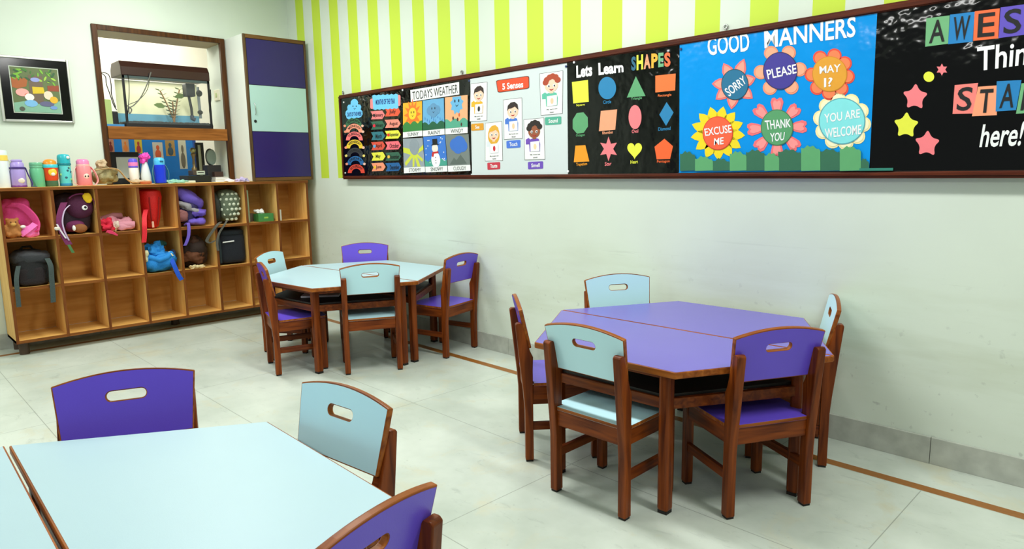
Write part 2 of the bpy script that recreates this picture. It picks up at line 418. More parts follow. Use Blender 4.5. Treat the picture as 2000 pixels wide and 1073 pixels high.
# ------------------------------------------------------------------ tables: two trapezoid halves each
def half_table(name, c, deg, half, lam, label, group, gap=.003, off=(0, 0), R=.697):
    t = thing(name, label, 'table', (0, 0, 0), group)
    a0 = math.radians(deg)+(math.pi if half else 0)
    ca, sa = math.cos(a0), math.sin(a0)
    # local frame: long side along X through the centre, body towards -Y
    hx = R; q = [(-hx, -gap), (-hx/2, -R*.866), (hx/2, -R*.866), (hx, -gap)]
    tp = MB(); tp.plate(q, lambda a, b_, d: Vector((a, b_, .600-d)), .026, side_m=1)
    top_ = obj('table_top', tp, [WEDGE, WEDGE], t, bevel=.004)
    lp_ = MB(); lp_.plate(inset(q, .005), lambda a, b_, d: Vector((a, b_, .6006-d)), .001); obj('laminate_sheet', lp_, lam, top_)
    cen = Vector((0, -R*.42)); legs = []
    for (x, y) in q:
        v = Vector((x, y)); i = (cen-v).normalized()
        p = v+i*(.105 if abs(x) < R*.9 else .125)
        if abs(x) > R*.9: p.y = -gap-.045
        legs.append(p)
        m = MB().box(p.x-.024, p.x+.024, p.y-.024, p.y+.024, .01, .574)
        l = obj('leg', m, WZ, t, bevel=.012, seg=3)
        obj('rubber_foot', MB().box(p.x-.02, p.x+.02, p.y-.02, p.y+.02, 0, .014), RUBBER, l)
    for i in range(4):
        a, b_ = legs[i], legs[(i+1) % 4]; d = (b_-a); ln = d.length; d.normalize()
        M = Matrix.Translation((a.x, a.y, 0)) @ Matrix.Rotation(math.atan2(d.y, d.x), 4, 'Z')
        obj('rail', MB().box(.015, ln-.015, -.011, .011, .425, .468, M), WX, t, bevel=.002)
        obj('apron', MB().box(.015, ln-.015, -.009, .009, .545, .574, M), WX, t)
    sh = MB(); sh.plate([(p.x*.97, p.y*1.0) for p in legs], lambda a, b_, d: Vector((a, b_, .480-d)), .012)
    obj('under_shelf', sh, DARKSH, t)
    t.location = (c[0]+off[0], c[1]+off[1], 0); t.rotation_euler = (0, 0, a0)
    return t
T3, T2, T1 = (4.922, -.670), (2.152, -.680), (4.985, -3.133)
half_table('half_hexagon_table', T3, 1.7, 0, TPURP, 'purple half-hexagon table half nearest to us, front of the purple pair', 'two halves of the purple table')
half_table('half_hexagon_table', T3, 1.7, 1, TPURP, 'purple half-hexagon table half nearest to the wall, back of the purple pair', 'two halves of the purple table')
half_table('half_hexagon_table', T2, 5.4, 0, TBLUE, 'light blue half-hexagon table, front half of the far pair by the pigeonhole shelf', 'two halves of the far blue table')
half_table('half_hexagon_table', T2, 5.4, 1, TBLUE, 'light blue half-hexagon table, wall-side half of the far pair', 'two halves of the far blue table')
half_table('half_hexagon_table', T1, -1.2, 1, TBLUE, 'large light blue half-hexagon table filling the bottom left foreground', 'two halves of the near blue table')
half_table('half_hexagon_table', T1, -1.2, 0, TBLUE, 'light blue half-hexagon table cut off at the bottom left corner beside the foreground one', 'two halves of the near blue table', off=(-.012, -.003))
# papers kept on the shelf of the far table
bkt = MB().box(-.13, .13, -.09, .09, 0, .012, Matrix.Translation((2.23, -1.0, .484)) @ Matrix.Rotation(.9, 4, 'Z'))
tag(obj('exercise_book', bkt, WHITE, origin=(2.23, -1.0, .48)), 'thin white exercise book lying on the shelf under the far blue table', 'book')

# ------------------------------------------------------------------ pigeonhole shelf
CX, CL, CR, CT, CB = .39, -2.545, -.086, 1.272, .100
t = thing('pigeonhole_shelf', 'wide wooden pigeonhole shelf of three rows and eight columns on the floor in the corner', 'shelf', (.2, -1.3, 0))
obj('top_board', MB().box(.003, CX+.004, CL-.006, CR+.004, CT-.024, CT), PLYY, t, bevel=.002)
obj('bottom_board', MB().box(.003, CX-.004, CL, CR, CB, CB+.022), PLYY, t)
obj('back_panel', MB().box(.003, .012, CL, CR, CB+.02, CT-.02), PLYBACK, t)
NC = 8; cw = (CR-CL)/NC
for s, y in ((0, CL), (1, CR-.018)): obj('side_panel', MB().box(.003, CX-.002, y, y+.018, CB, CT-.024), PLYZ, t)
DY = [CL+.009, -2.207, -1.909, -1.607, -1.303, -.998, -.706, -.401, CR-.009]
for y in DY[1:-1]: obj('divider', MB().box(.012, CX-.004, y-.008, y+.008, CB+.02, CT-.024), PLYZ, t)
SZ = [CB+.011, .512, .884, CT-.012]
for z in SZ[1:3]:
    for a, b_ in zip(DY, DY[1:]): obj('shelf_board', MB().box(.012, CX-.004, a+.008, b_-.008, z-.009, z+.009), PLYY, t)
# dark front lipping
for y in DY: obj('lipping', MB().box(CX-.004, CX+.003, y-.0095, y+.0095, CB, CT-.024), LIPZ, t)
for z in (SZ[0], .512, .884): obj('lipping', MB().box(CX-.004, CX+.0025, CL, CR, z-.011, z+.011), LIPY, t)
obj('lipping', MB().box(CX+.004, CX+.008, CL-.006, CR+.004, CT-.024, CT-.002), LIPY, t)
for y in (-2.49, -1.32, -.14):
    for x in ((.07, .30) if y < -2 else (.10,)): obj('foot', MB().cyl((x, y, 0), (x, y, CB), .034, 20), mat('foot_brown', (70, 52, 36), .5), t, smooth=True)

# ------------------------------------------------------------------ wall cabinet
t = thing('wall_cabinet', 'tall cabinet with purple and pale blue door standing on the pigeonhole shelf in the corner', 'cabinet', (.2, -.32, 1.274))
KX = .40; ya, yb = -.628, -.022; z0, z1 = 1.276, 2.584
cbm = MB().box(.003, KX-.022, ya, yb, z0, z1); obj('carcass', cbm, mat('cabinet_white', (232, 238, 230), .5, .02), t)
fr = MB(); ww = .022
fr.mi = 1; fr.box(KX-.022, KX, ya, ya+ww, z0, z1); fr.box(KX-.022, KX, yb-ww, yb, z0, z1); fr.mi = 0
fr.box(KX-.022, KX, ya+ww, yb-ww, z0, z0+.03); fr.box(KX-.022, KX, ya+ww, yb-ww, z1-.034, z1)
obj('door_frame', fr, [wood('cab_wood_a', (88, 58, 30), (120, 86, 48), 1), wood('cab_wood_z', (72, 54, 34), (108, 84, 54), 2)], t, bevel=.002)
d = MB().box(KX-.022, KX-.004, ya+ww+.002, yb-ww-.002, z0+.032, z1-.036); dr = obj('door', d, BLACKM, t)
DP = mat('dark_purple_laminate', (40, 26, 96), .3, .05); PB = mat('pale_aqua_laminate', (172, 206, 200), .3, .02)
for a, b_, m in ((1.310, 1.724, DP), (1.729, 2.140, PB), (2.145, 2.546, DP)):
    obj('door_panel', MB().box(KX-.004, KX-.001, ya+ww+.004, yb-ww-.004, a, b_), m, dr)
kh = MB(); kh.plate([(-.568+.013*math.cos(i*math.pi/8), 1.818+.013*math.sin(i*math.pi/8)) for i in range(16)], lambda a, b_, d: Vector((KX+.003-d, a, b_)), .005)
obj('keyhole', kh, mat('keyhole_black', (20, 20, 22), .4), dr)
kh = MB(); kh.tube([(KX, -.569, 1.98), (KX+.014, -.567, 1.965), (KX+.016, -.563, 1.93), (KX+.012, -.562, 1.89), (KX, -.563, 1.875)], .003); obj('handle', kh, STEEL, dr, smooth=True)

# ------------------------------------------------------------------ notice board with its charts
BF = -.030                      # face of the board panel
def bp_(u, v, layer=0): return px(u, v, 1, BF-.0011*layer)
BX0, BX1 = px(662.5, 190, 1, BF).x, 6.45
BZ0, BZ1 = 1.279, 2.030
t = thing('notice_board', 'long brown-framed notice board across the striped wall, covered with charts', 'notice board', ((BX0+BX1)/2, WY0, BZ0))
obj('backing_panel', MB().box(BX0+.01, BX1-.01, BF+.002, WY0, BZ0+.01, BZ1-.01), BLACKM, t)
for z0, z1 in ((BZ0, BZ0+.030), (BZ1-.034, BZ1)):
    m = MB().box(BX0, BX1, BF-.004, WY0, z0, z1).box(BX0, BX1, BF-.012, WY0, z0+(.004 if z0 > 1.5 else .012), z1-(.012 if z0 > 1.5 else .004))
    obj('frame_rail', m, BOARDW, t, bevel=.002)
for x0, x1 in ((BX0, BX0+.02), (BX1-.03, BX1)):
    obj('frame_stile', MB().box(x0, x1, BF-.010, WY0, BZ0+.03, BZ1-.034), BOARDWZ, t, bevel=.002)
for u, v in ((670, 184), (902, 143), (1417, 56)):
    q = px(u, v, 1, WY0-.006)
    m = MB(); m.tube([(q.x, WY0-.006, BZ1-.01), (q.x, WY0-.006, BZ1+.02)], .004); m.tube([(q.x+.011*math.cos(a*math.pi/6), WY0-.006, BZ1+.028+.011*math.sin(a*math.pi/6)) for a in range(13)], .0035, 6)
    obj('hanging_eye', m, STEEL, t, smooth=True)

PM = {}
def paper(rgb, rough=.55):
    k = 'paper_%d_%d_%d' % tuple(rgb)
    return mat(k, rgb, rough, .05, 30)
INK = mat('black_ink', (12, 12, 14), .6); WINK = mat('white_ink', (244, 246, 246), .55, .02)

def sheet(name, pts, m, layer, parent, th=.0009, ):
    b_ = MB(); b_.plate(pts, lambda u, v, d: bp_(u, v, layer)+Vector((0, d, 0)), th)
    return obj(name, b_, m, parent)
def multi(name, polys, m, layer, parent, th=.0009):
    b_ = MB()
    for p in polys: b_.plate(p, lambda u, v, d: bp_(u, v, layer)+Vector((0, d, 0)), th)
    return obj(name, b_, m, parent)
def quad(Q):
    (x0, y0), (x1, y1), (x2, y2), (x3, y3) = Q
    return lambda a, b_: ((1-b_)*((1-a)*x0+a*x1)+b_*((1-a)*x3+a*x2), (1-b_)*((1-a)*y0+a*y1)+b_*((1-a)*y3+a*y2))
def qp(Q, pts): f = quad(Q); return [f(a, b_) for a, b_ in pts]
def circ(cx, cy, rx, ry=None, n=28, ph=0):
    ry = rx if ry is None else ry
    return [(cx+rx*math.cos(2*math.pi*i/n+ph), cy+ry*math.sin(2*math.pi*i/n+ph)) for i in range(n)]
def star(cx, cy, r, r2, k, ph=-math.pi/2, sx=1.0, sub=0):
    p = [(cx+sx*(r if i % 2 == 0 else r2)*math.cos(ph+math.pi*i/k), cy+(r if i % 2 == 0 else r2)*math.sin(ph+math.pi*i/k)) for i in range(2*k)]
    for _ in range(sub):      # round the points off
        p = [((a[0]*(1-s)+b_[0]*s), (a[1]*(1-s)+b_[1]*s)) for a, b_ in zip(p, p[1:]+p[:1]) for s in (.22, .78)]
    return p
def rrect(x0, y0, x1, y1, r, n=4):
    p = []
    for cx, cy, a0 in ((x1-r, y0+r, -90), (x1-r, y1-r, 0), (x0+r, y1-r, 90), (x0+r, y0+r, 180)):
        for i in range(n+1): a = math.radians(a0+90*i/n); p.append((cx+r*math.cos(a), cy+r*math.sin(a)))
    return p
_tc = {}
def glyphs(s, bold, space=1.0, shear=0):
    k = (s, bold, space, shear)
    if k in _tc: return _tc[k]
    cu = bpy.data.curves.new('t', 'FONT'); cu.body = s; cu.size = 1; cu.offset = bold; cu.resolution_u = 3; cu.space_character = space; cu.shear = shear
    cu.fill_mode = 'FRONT' if hasattr(cu, 'fill_mode') else 'FRONT'
    o = bpy.data.objects.new('t', cu); col.objects.link(o)
    dg = bpy.context.evaluated_depsgraph_get(); dg.update()
    me = bpy.data.meshes.new_from_object(o.evaluated_get(dg))
    P = [(v.co.x, v.co.y) for v in me.vertices]; Fc = [tuple(p.vertices) for p in me.polygons]
    bpy.data.objects.remove(o); bpy.data.curves.remove(cu); bpy.data.meshes.remove(me)
    x0, x1 = min(p[0] for p in P), max(p[0] for p in P); y0, y1 = min(p[1] for p in P), max(p[1] for p in P)
    r = ([((x-x0)/(x1-x0), 1-(y-y0)/(y1-y0)) for x, y in P], Fc)
    _tc[k] = r
    return r
def text(name, s, Q, m, layer, parent, bold=.02, fn=None, space=1.0, shear=0, to3=None):
    """lettering laid on the board face inside the corner points Q (TL, TR, BR, BL)"""
    P, Fc = glyphs(s, bold, space, shear); f = fn or quad(Q); b_ = MB(); to3 = to3 or (lambda u, v: bp_(u, v, layer))
    vs = [b_.bm.verts.new(to3(*f(a, c_))) for a, c_ in P]
    for q in Fc:
        try: b_.bm.faces.new([vs[i] for i in q])
        except ValueError: pass
    return obj(name, b_, m, parent)
def crop(ox, oy, k): return lambda pts: [(ox+x/k, oy+y/k) for x, y in pts]
def chart(name, label, corners, m, wob=0):
    c = bp_(*corners[3]); d_ = bp_(*corners[2])
    t = thing(name, label, 'poster', ((c.x+d_.x)/2, BF, c.z))
    sheet('paper_sheet', corners, m, 1.5, t, .0012)
    return t
def pins(t, pts, m=None):
    for u, v in pts:
        q = bp_(u, v, 2); obj('push_pin', MB().tube([q, q-Vector((0, .006, 0))], .007, 10), m or WINK, t)

# --- days of the week
K = crop(640, 140, 5.107)
t = chart('days_chart', 'narrow black chart of a cloud above stacked rainbows, leftmost on the notice board', [(667.5, 191.5), (724, 182), (727.3, 343), (671.5, 344)], BLACK)
cl = []
for a in range(40):
    th = 2*math.pi*a/40; cl.append(th)
cloud = K([(270, 272), (292, 282), (305, 308), (300, 325), (325, 330), (335, 352), (328, 378), (345, 395), (348, 425), (335, 450), (310, 462), (285, 458), (262, 470), (238, 460), (212, 478), (190, 465), (185, 445), (176, 430), (180, 398), (198, 380), (195, 352), (205, 332), (228, 328), (230, 298), (248, 278)])
SKY = paper((112, 200, 250))
sheet('cloud_cutout', cloud, SKY, 3, t)
text('title_lettering', 'DAYS OF THE WEEK', K([(196, 408), (338, 398), (338, 440), (196, 450)]), mat('navy_ink', (30, 50, 120), .6), 4.2, t, .02)
for x in (252, 284): sheet('cloud_eye', K(circ(x, 345, 5, 7, 10)), INK, 4, t)
sheet('cloud_mouth', K([(255, 365), (268, 372), (282, 364), (268, 378)]), INK, 4, t)
for i, (nm, rgb, ay, cx, ink) in enumerate((('SUNDAY', (52, 104, 72), 462, 258, INK), ('MONDAY', (250, 158, 128), 520, 264, INK), ('TUESDAY', (248, 120, 120), 598, 266, INK), ('WEDNESDAY', (236, 200, 50), 678, 268, INK), ('THURSDAY', (52, 54, 58), 760, 272, INK), ('FRIDAY', (30, 100, 160), 842, 278, INK), ('SATURDAY', (224, 70, 52), 924, 285, INK))):
    ro, ri, hy = 84, 46, 88
    arc = [(cx+ro*math.cos(math.pi+math.pi*k_/16), ay+hy+hy*math.sin(math.pi+math.pi*k_/16)) for k_ in range(17)] + [(cx+ri*math.cos(-math.pi*k_/16), ay+hy+hy*.5*math.sin(-math.pi*k_/16)) for k_ in range(17)]
    r = sheet('rainbow_cutout', K(arc), paper(rgb), 3+i*.35, t)
    def fn(a, b_, cx=cx, ay=ay):
        th = math.pi*(1.17+.66*a); rr = (ro-8)*(1-b_)+(ri+10)*b_; r2 = (hy-9)*(1-b_)+(hy*.5+10)*b_
        return K([(cx+rr*math.cos(th), ay+hy+r2*math.sin(th))])[0]
    text('day_lettering', nm, None, ink, 4+i*.35, r, .02, fn)
    for sx_, cc in ((-1, (240, 150, 120)), (1, (240, 190, 170))):
        if i in (0, 1, 3, 4, 5): sheet('cloud_end', K(star(cx+sx_*88, ay+hy-8, 15, 11, 5)), paper(cc if i != 4 else (240, 220, 120)), 3.2+i*.35, r)
pins(t, [(672, 200), (675, 338)])

# --- months of the year
t = chart('months_chart', 'black chart of coloured month arrows, second from the left end of the notice board', [(724.5, 182), (787, 171.5), (790, 342), (727.3, 343)], BLACK)
top = [(445+ (700-445)*i/12, 240-12*i/12*1.0-(9 if i % 2 else 0)) for i in range(13)]; bot = [(705-(705-455)*i/12, 362+14*i/12+(9 if i % 2 else 0)) for i in range(13)]
for x0, y0, x1, y1, r_ in ((424, 268, 462, 372, 16), (684, 232, 726, 344, 16)): sheet('scroll_end', K(rrect(x0, y0, x1, y1, r_)), paper((240, 140, 140)), 2.6, t)
hd = sheet('heading_cutout', K(top+bot), SKY, 3.4, t)
text('title_lettering', 'MONTHS OF THE YEAR', K([(478, 280), (668, 266), (670, 318), (480, 332)]), mat('navy_ink', (30, 50, 120), .6), 4.6, hd, .015)
LM = (('January', (242, 130, 130), 437), ('February', (48, 98, 76), 540), ('March', (44, 116, 128), 645), ('April', (218, 80, 60), 745), ('May', (230, 228, 72), 850), ('June', (246, 152, 116), 955))
RM = (('July', (228, 88, 56), 404), ('August', (248, 142, 124), 522), ('September', (232, 232, 70), 632), ('October', (248, 112, 124), 740), ('November', (48, 98, 76), 850), ('December', (30, 96, 156), 955))
for k_, (nm, rgb, y) in enumerate(LM+RM):
    L_ = k_ < 6; x0 = (428 if L_ else 568)+(y-430)*.014; x1 = x0+(142 if L_ else 158); h_ = 40 if not (not L_ and y < 420) else 44; dy = -8
    p = [(x0, y-h_), (x1-26, y-h_+dy), (x1, y+dy*.5), (x1-26, y+h_+dy*.6), (x0+4, y+h_), (x0+22, y)]
    xe = x0+46+(x1-66-x0)*min(1, .3+len(nm)*.1)
    a = sheet('month_arrow', K(p), paper(rgb), 3, t)
    text('month_lettering', nm, K([(x0+46, y-22), (xe, y-26), (xe, y+20), (x0+46, y+24)]), INK, 4.2, a, .012)
    if k_ in (0, 1, 3, 5, 8, 10): sheet('month_picture', K(circ(x0+34, y, 13, 16, 12)), paper([(40, 30, 30), (226, 30, 60), 0, (90, 170, 220), 0, (240, 190, 50), 0, 0, (220, 40, 30), 0, (236, 190, 70)][k_]), 4.0, a)
pins(t, [(787, 176)])

# --- today's weather
K = crop(780, 150, 5.364)
t = chart('weather_chart', "black weather chart with six painted cards under a white TODAYS WEATHER strip", [(787, 171.5), (918, 149), (922, 339.5), (790, 342)], BLACK)
tt = sheet('title_strip', K([(115, 140), (625, 55), (628, 185), (120, 262)]), WHITE, 3, t)
text('title_lettering', 'TODAYS WEATHER', K([(135, 158), (610, 78), (612, 168), (140, 245)]), INK, 4.2, tt, -.005)
def card(name, Q, rgb, cap):
    Q = K(Q); c_ = sheet('weather_card', Q, WHITE, 3, t)
    f = quad(Q)
    sheet('painted_ground', qp(Q, [(0, 0), (1, 0), (1, .835), (0, .835)]), paper(rgb), 4, c_)
    text('caption_lettering', cap, qp(Q, [(.24, .87), (.8, .87), (.8, .97), (.24, .97)]), INK, 4.2, c_, -.005)
    return c_, Q
def hills(c_, Q, rgb, y=.66, seed=0):
    p = [(0, .835)]
    for i in range(25):
        a = i/24; p.append((a, y-.09*abs(math.sin(a*math.pi*2.6+seed))))
    p.append((1, .835)); sheet('painted_hills', qp(Q, p), paper(rgb), 4.8, c_)
def blobq(n_, c_, Q, cx, cy, rx, ry, rgb, layer=5, n=24): return sheet(n_, qp(Q, circ(cx, cy, rx, ry, n)), paper(rgb), layer, c_)
def face(c_, Q, cx, cy, s, layer=6):
    for dx in (-.07, .07): sheet('painted_eye', qp(Q, circ(cx+dx*s, cy-.03*s, .02*s, .035*s, 8)), INK, layer, c_)
    sheet('painted_mouth', qp(Q, [(cx-.06*s, cy+.05*s), (cx, cy+.08*s), (cx+.06*s, cy+.05*s), (cx, cy+.1*s)]), INK, layer, c_)
c_, Q = card('sunny', [(38, 278), (235, 255), (240, 622), (38, 640)], (246, 178, 40), 'SUNNY')
sheet('painted_rays', qp(Q, star(.5, .36, .46, .25, 12)), paper((238, 118, 34)), 4.5, c_); blobq('painted_sun', c_, Q, .5, .33, .2, .17, (246, 206, 50), 5.2); face(c_, Q, .5, .32, 1); hills(c_, Q, (52, 132, 62), .64)
c_, Q = card('rainy', [(243, 250), (465, 222), (474, 605), (247, 626)], (104, 172, 216), 'RAINY')
for i, (a, b_, r_) in enumerate(((.35, .3, .16), (.5, .25, .18), (.66, .3, .16), (.5, .34, .2))): blobq('painted_cloud', c_, Q, a, b_, r_, r_*.8, (96, 150, 190), 4.7+i*.25)
face(c_, Q, .5, .28, 1); hills(c_, Q, (24, 94, 62), .7, .9)
for i in range(9): sheet('painted_raindrop', qp(Q, [(.1+i*.1, .46+.05*(i % 3)), (.115+i*.1, .53+.05*(i % 3)), (.1+i*.1, .54+.05*(i % 3)), (.09+i*.1, .53+.05*(i % 3))]), paper((60, 110, 190)), 5.6, c_)
c_, Q = card('windy', [(477, 218), (715, 190), (715, 590), (482, 606)], (240, 176, 128), 'WINDY')
sheet('painted_gust', qp(Q, [(a, max(.01, b2)) for a, b2 in star(.52, .2, .3, .22, 9)]), paper((104, 178, 222)), 4.6, c_); face(c_, Q, .52, .16, 1.2); hills(c_, Q, (84, 168, 140), .68, 1.2)
for a, b_ in ((.35, .58), (.55, .62), (.62, .5), (.72, .76)): sheet('painted_leaf', qp(Q, circ(a, b_, .035, .05, 10)), paper((70, 40, 30) if a != .62 else (226, 100, 50)), 5.6, c_)
c_, Q = card('stormy', [(38, 650), (243, 640), (270, 1000), (48, 1012)], (150, 160, 168), 'STORMY')
sheet('painted_flash', qp(Q, [(.0, .25), (.3, .3), (.42, .4), (.6, .42), (1, .2), (1, .34), (.68, .46), (.95, .62), (.9, .7), (.66, .54), (.8, .83), (.66, .83), (.55, .56), (.5, .83), (.42, .83), (.44, .56), (.1, .8), (.05, .7), (.36, .48), (0, .4)]), paper((206, 214, 70)), 4.6, c_); blobq('painted_cloud', c_, Q, .55, .25, .24, .24, (140, 152, 160), 5.2)
c_, Q = card('snowy', [(250, 632), (478, 612), (505, 993), (275, 1003)], (58, 120, 208), 'SNOWY')
hills(c_, Q, (70, 160, 140), .72, 2)
blobq('painted_snowman', c_, Q, .5, .66, .2, .22, (246, 248, 250), 5.4); blobq('painted_snowman', c_, Q, .5, .34, .14, .12, (240, 228, 214), 5.5)
sheet('painted_hat', qp(Q, [(.4, .08), (.62, .08), (.62, .22), (.7, .25), (.32, .25), (.4, .22)]), INK, 5.9, c_); sheet('painted_scarf', qp(Q, [(.36, .44), (.64, .43), (.64, .48), (.44, .49), (.4, .58), (.33, .56)]), paper((200, 40, 40)), 6, c_)
random.seed(4)
for i in range(26):
    a, b_ = random.random()*.94+.03, random.random()*.76+.03
    if not (.28 < a < .72 and b_ > .05): sheet('painted_snowflake', qp(Q, circ(a, b_, .022, .016, 6)), WINK, 5.0, c_)
for b_ in (.6, .68, .75): sheet('painted_button', qp(Q, circ(.5, b_, .02, .014, 8)), INK, 6.2, c_)
c_, Q = card('cloudy', [(482, 612), (725, 600), (745, 985), (512, 996)], (118, 128, 124), 'CLOUDY')
for a, b_, r_ in ((.4, .28, .24), (.58, .24, .27), (.7, .32, .22), (.5, .36, .22)): blobq('painted_cloud', c_, Q, a, b_, r_, r_*.75, (56, 112, 200), 4.6+a*.4)
sheet('painted_mountain', qp(Q, [(.1, .8), (.3, .62), (.4, .7), (.6, .55), (.85, .8)]), paper((92, 104, 98)), 4.9, c_)

# --- the senses
K = crop(905, 110, 4.29)
t = chart('senses_poster', 'white 5 Senses poster with five child cards on the notice board', [(916, 155), (1107, 121.5), (1110.5, 200), (1109.5, 343), (1090, 344.5), (920, 344.5), (914.5, 260)], mat('white_flex', (212, 222, 223), .35, .02, 4, .08, 5))
b_ = sheet('title_button', qp(K([(272, 202), (550, 163), (552, 270), (288, 306)]), rrect(0, 0, 1, 1, .1)), paper((60, 24, 20)), 3, t)
sheet('button_face', qp(K([(272, 202), (550, 163), (552, 270), (288, 306)]), rrect(.015, .04, .985, .96, .1)), paper((226, 74, 30)), 3.8, b_)
text('title_lettering', '5 Senses', K([(325, 228), (500, 206), (502, 262), (328, 282)]), WINK, 5, b_, .03)
def kid(Q, hair, skin, shirt, style, line, item, ears=False):
    Q = K(Q); c_ = sheet('child_card', Q, INK, 3, t)
    sheet('card_face', qp(Q, [(.015, .008), (.985, .008), (.985, .992), (.015, .992)]), WHITE, 3.8, c_)
    sh = [(.08, .5), (.22, .46), (.3, .5), (.5, .46), (.72, .5), (.78, .62), (.76, .8), (.26, .8), (.24, .62), (.08, .62)]
    sheet('drawn_shirt', qp(Q, sh), paper(shirt), 4.6, c_)
    if style == 'long': sheet('drawn_hair', qp(Q, circ(.5, .34, .34, .24)), paper(hair), 5, c_)
    sheet('drawn_neck', qp(Q, [(.42, .4), (.58, .4), (.58, .5), (.42, .5)]), paper(skin), 5.2, c_)
    sheet('drawn_head', qp(Q, circ(.5, .315, .29, .155)), paper(skin), 5.6, c_)
    if style == 'curly':
        for a, b2 in ((.3, .17), (.42, .12), (.55, .1), (.68, .13), (.77, .2), (.25, .23)): sheet('drawn_hair', qp(Q, circ(a, b2, .13, .07, 14)), paper(hair), 5.8+a*.3, c_)
    else: sheet('drawn_hair', qp(Q, [(.2, .3), (.24, .16), (.4, .09), (.6, .08), (.76, .15), (.8, .29), (.7, .24), (.62, .2), (.4, .24), (.28, .24)]), paper(hair), 6.2, c_)
    for dx in (-.12, .12):
        sheet('drawn_eye', qp(Q, circ(.5+dx, .32, .055, .036, 12)), WINK, 6.4, c_); sheet('drawn_pupil', qp(Q, circ(.51+dx, .325, .03, .024, 10)), INK, 6.9, c_)
    sheet('drawn_mouth', qp(Q, [(.4, .395), (.5, .405), (.6, .395), (.56, .425), (.5, .435), (.44, .425)]), paper((170, 40, 40)), 6.4, c_)
    sheet('drawn_page', qp(Q, [(.3, .56), (.74, .55), (.74, .79), (.3, .8)]), WHITE, 6.2, c_)
    sheet('drawn_symbol', qp(Q, circ(.52, .68, .07, .07, 14)), paper(item), 7, c_)
    l1, l2 = line
    text('small_lettering', l1, qp(Q, [(.28, .86), (.76, .855), (.76, .89), (.28, .895)]), INK, 4.8, c_, .01)
    text('small_lettering', l2, qp(Q, [(.42, .93), (.62, .928), (.62, .958), (.42, .96)]), INK, 4.8, c_, .01)
SK1 = (250, 206, 178)
kid([(60, 230), (200, 215), (197, 540), (52, 548)], (50, 34, 30), SK1, (232, 180, 40), 'plain', ('My eyes can', 'see'), (30, 30, 30))
kid([(333, 365), (490, 347), (495, 690), (340, 698)], (44, 30, 28), SK1, (70, 120, 210), 'plain', ('My hands can', 'feel'), (246, 200, 160))
kid([(638, 145), (835, 120), (830, 480), (648, 497)], (172, 66, 34), SK1, (90, 186, 160), 'curly', ('My ears can', 'hear'), (246, 200, 160))
kid([(183, 560), (323, 545), (330, 875), (182, 880)], (226, 170, 50), SK1, (220, 226, 232), 'long', ('My tongue can', 'taste'), (206, 44, 60))
kid([(505, 530), (675, 515), (685, 865), (513, 870)], (34, 24, 22), (150, 84, 54), (112, 74, 180), 'curly', ('My nose can', 'smell'), (246, 214, 170))
for Q, rgb, s_ in (([(65, 568), (168, 560), (170, 618), (66, 625)], (224, 156, 40), 'See'), ([(360, 710), (478, 700), (478, 765), (362, 772)], (72, 118, 216), 'Touch'), ([(683, 512), (820, 503), (820, 568), (686, 578)], (80, 172, 146), 'Sound'), ([(200, 893), (308, 886), (308, 946), (202, 952)], (200, 52, 70), 'Taste'), ([(540, 886), (668, 880), (668, 942), (542, 948)], (110, 76, 186), 'Smell')):
    Q = K(Q); l_ = sheet('name_tag', qp(Q, rrect(0, 0, 1, 1, .1)), paper(rgb), 3, t)
    hw_ = .056*len(s_)
    text('tag_lettering', s_, qp(Q, [(.5-hw_, .24), (.5+hw_, .24), (.5+hw_, .76), (.5-hw_, .76)]), WINK, 4.2, l_, .02)
pins(t, [(917, 158), (1106, 130)], mat('blue_pin', (40, 60, 110), .4))

# --- shapes
K = crop(1105, 80, 3.83)
t = chart('shapes_chart', 'black Lets Learn SHAPES chart with twelve coloured paper shapes', [(1107.5, 121), (1327.5, 82.5), (1326.5, 337.5), (1109.5, 342)], BLACK)
text('title_lettering', 'Lets', K([(78, 186), (198, 166), (198, 262), (80, 278)]), WINK, 3, t, .04)
text('title_lettering', 'Learn', K([(243, 165), (430, 158), (432, 234), (246, 258)]), WINK, 3, t, .04)
for s_, Q, rgb in (('S', [(490, 118), (524, 114), (526, 220), (490, 225)], (36, 100, 130)), ('H', [(530, 106), (578, 100), (578, 212), (530, 220)], (226, 232, 70)), ('A', [(583, 102), (632, 98), (634, 205), (583, 212)], (248, 160, 120)), ('P', [(640, 95), (688, 92), (688, 198), (640, 204)], (244, 176, 50)), ('E', [(692, 90), (732, 87), (732, 192), (692, 198)], (110, 176, 128)), ('S', [(736, 88), (782, 84), (784, 190), (738, 196)], (246, 110, 60))):
    text('title_letter', s_, K(Q), paper(rgb), 3, t, .045)
YEL, TEA, GRN, ORG, SAL, PNK = (232, 236, 66), (26, 128, 180), (92, 164, 112), (244, 118, 52), (246, 164, 124), (250, 128, 134)
def cutout(nm, pts, rgb, cap, Q):
    s_ = sheet(nm, K(pts), paper(rgb), 3, t)
    text('caption_lettering', cap, K(Q), paper(rgb), 3, s_, .015)
cutout('square_cutout', [(46, 308), (166, 292), (172, 455), (56, 468)], YEL, 'Square', [(78, 472), (142, 466), (142, 488), (78, 494)])
cutout('circle_cutout', circ(310, 353, 66, 84, 36), TEA, 'Circle', [(280, 446), (340, 440), (340, 466), (280, 472)])
cutout('triangle_cutout', [(524, 264), (596, 412), (457, 424)], GRN, 'Triangle', [(488, 424), (570, 416), (570, 440), (488, 448)])
cutout('rectangle_cutout', [(670, 260), (822, 244), (818, 370), (670, 386)], ORG, 'Rectangle', [(690, 400), (790, 392), (790, 416), (690, 424)])
cutout('octagon_cutout', [(82, 540), (132, 534), (164, 572), (166, 640), (134, 688), (84, 694), (52, 656), (52, 590)], GRN, 'Octagon', [(76, 698), (142, 692), (142, 716), (76, 722)])
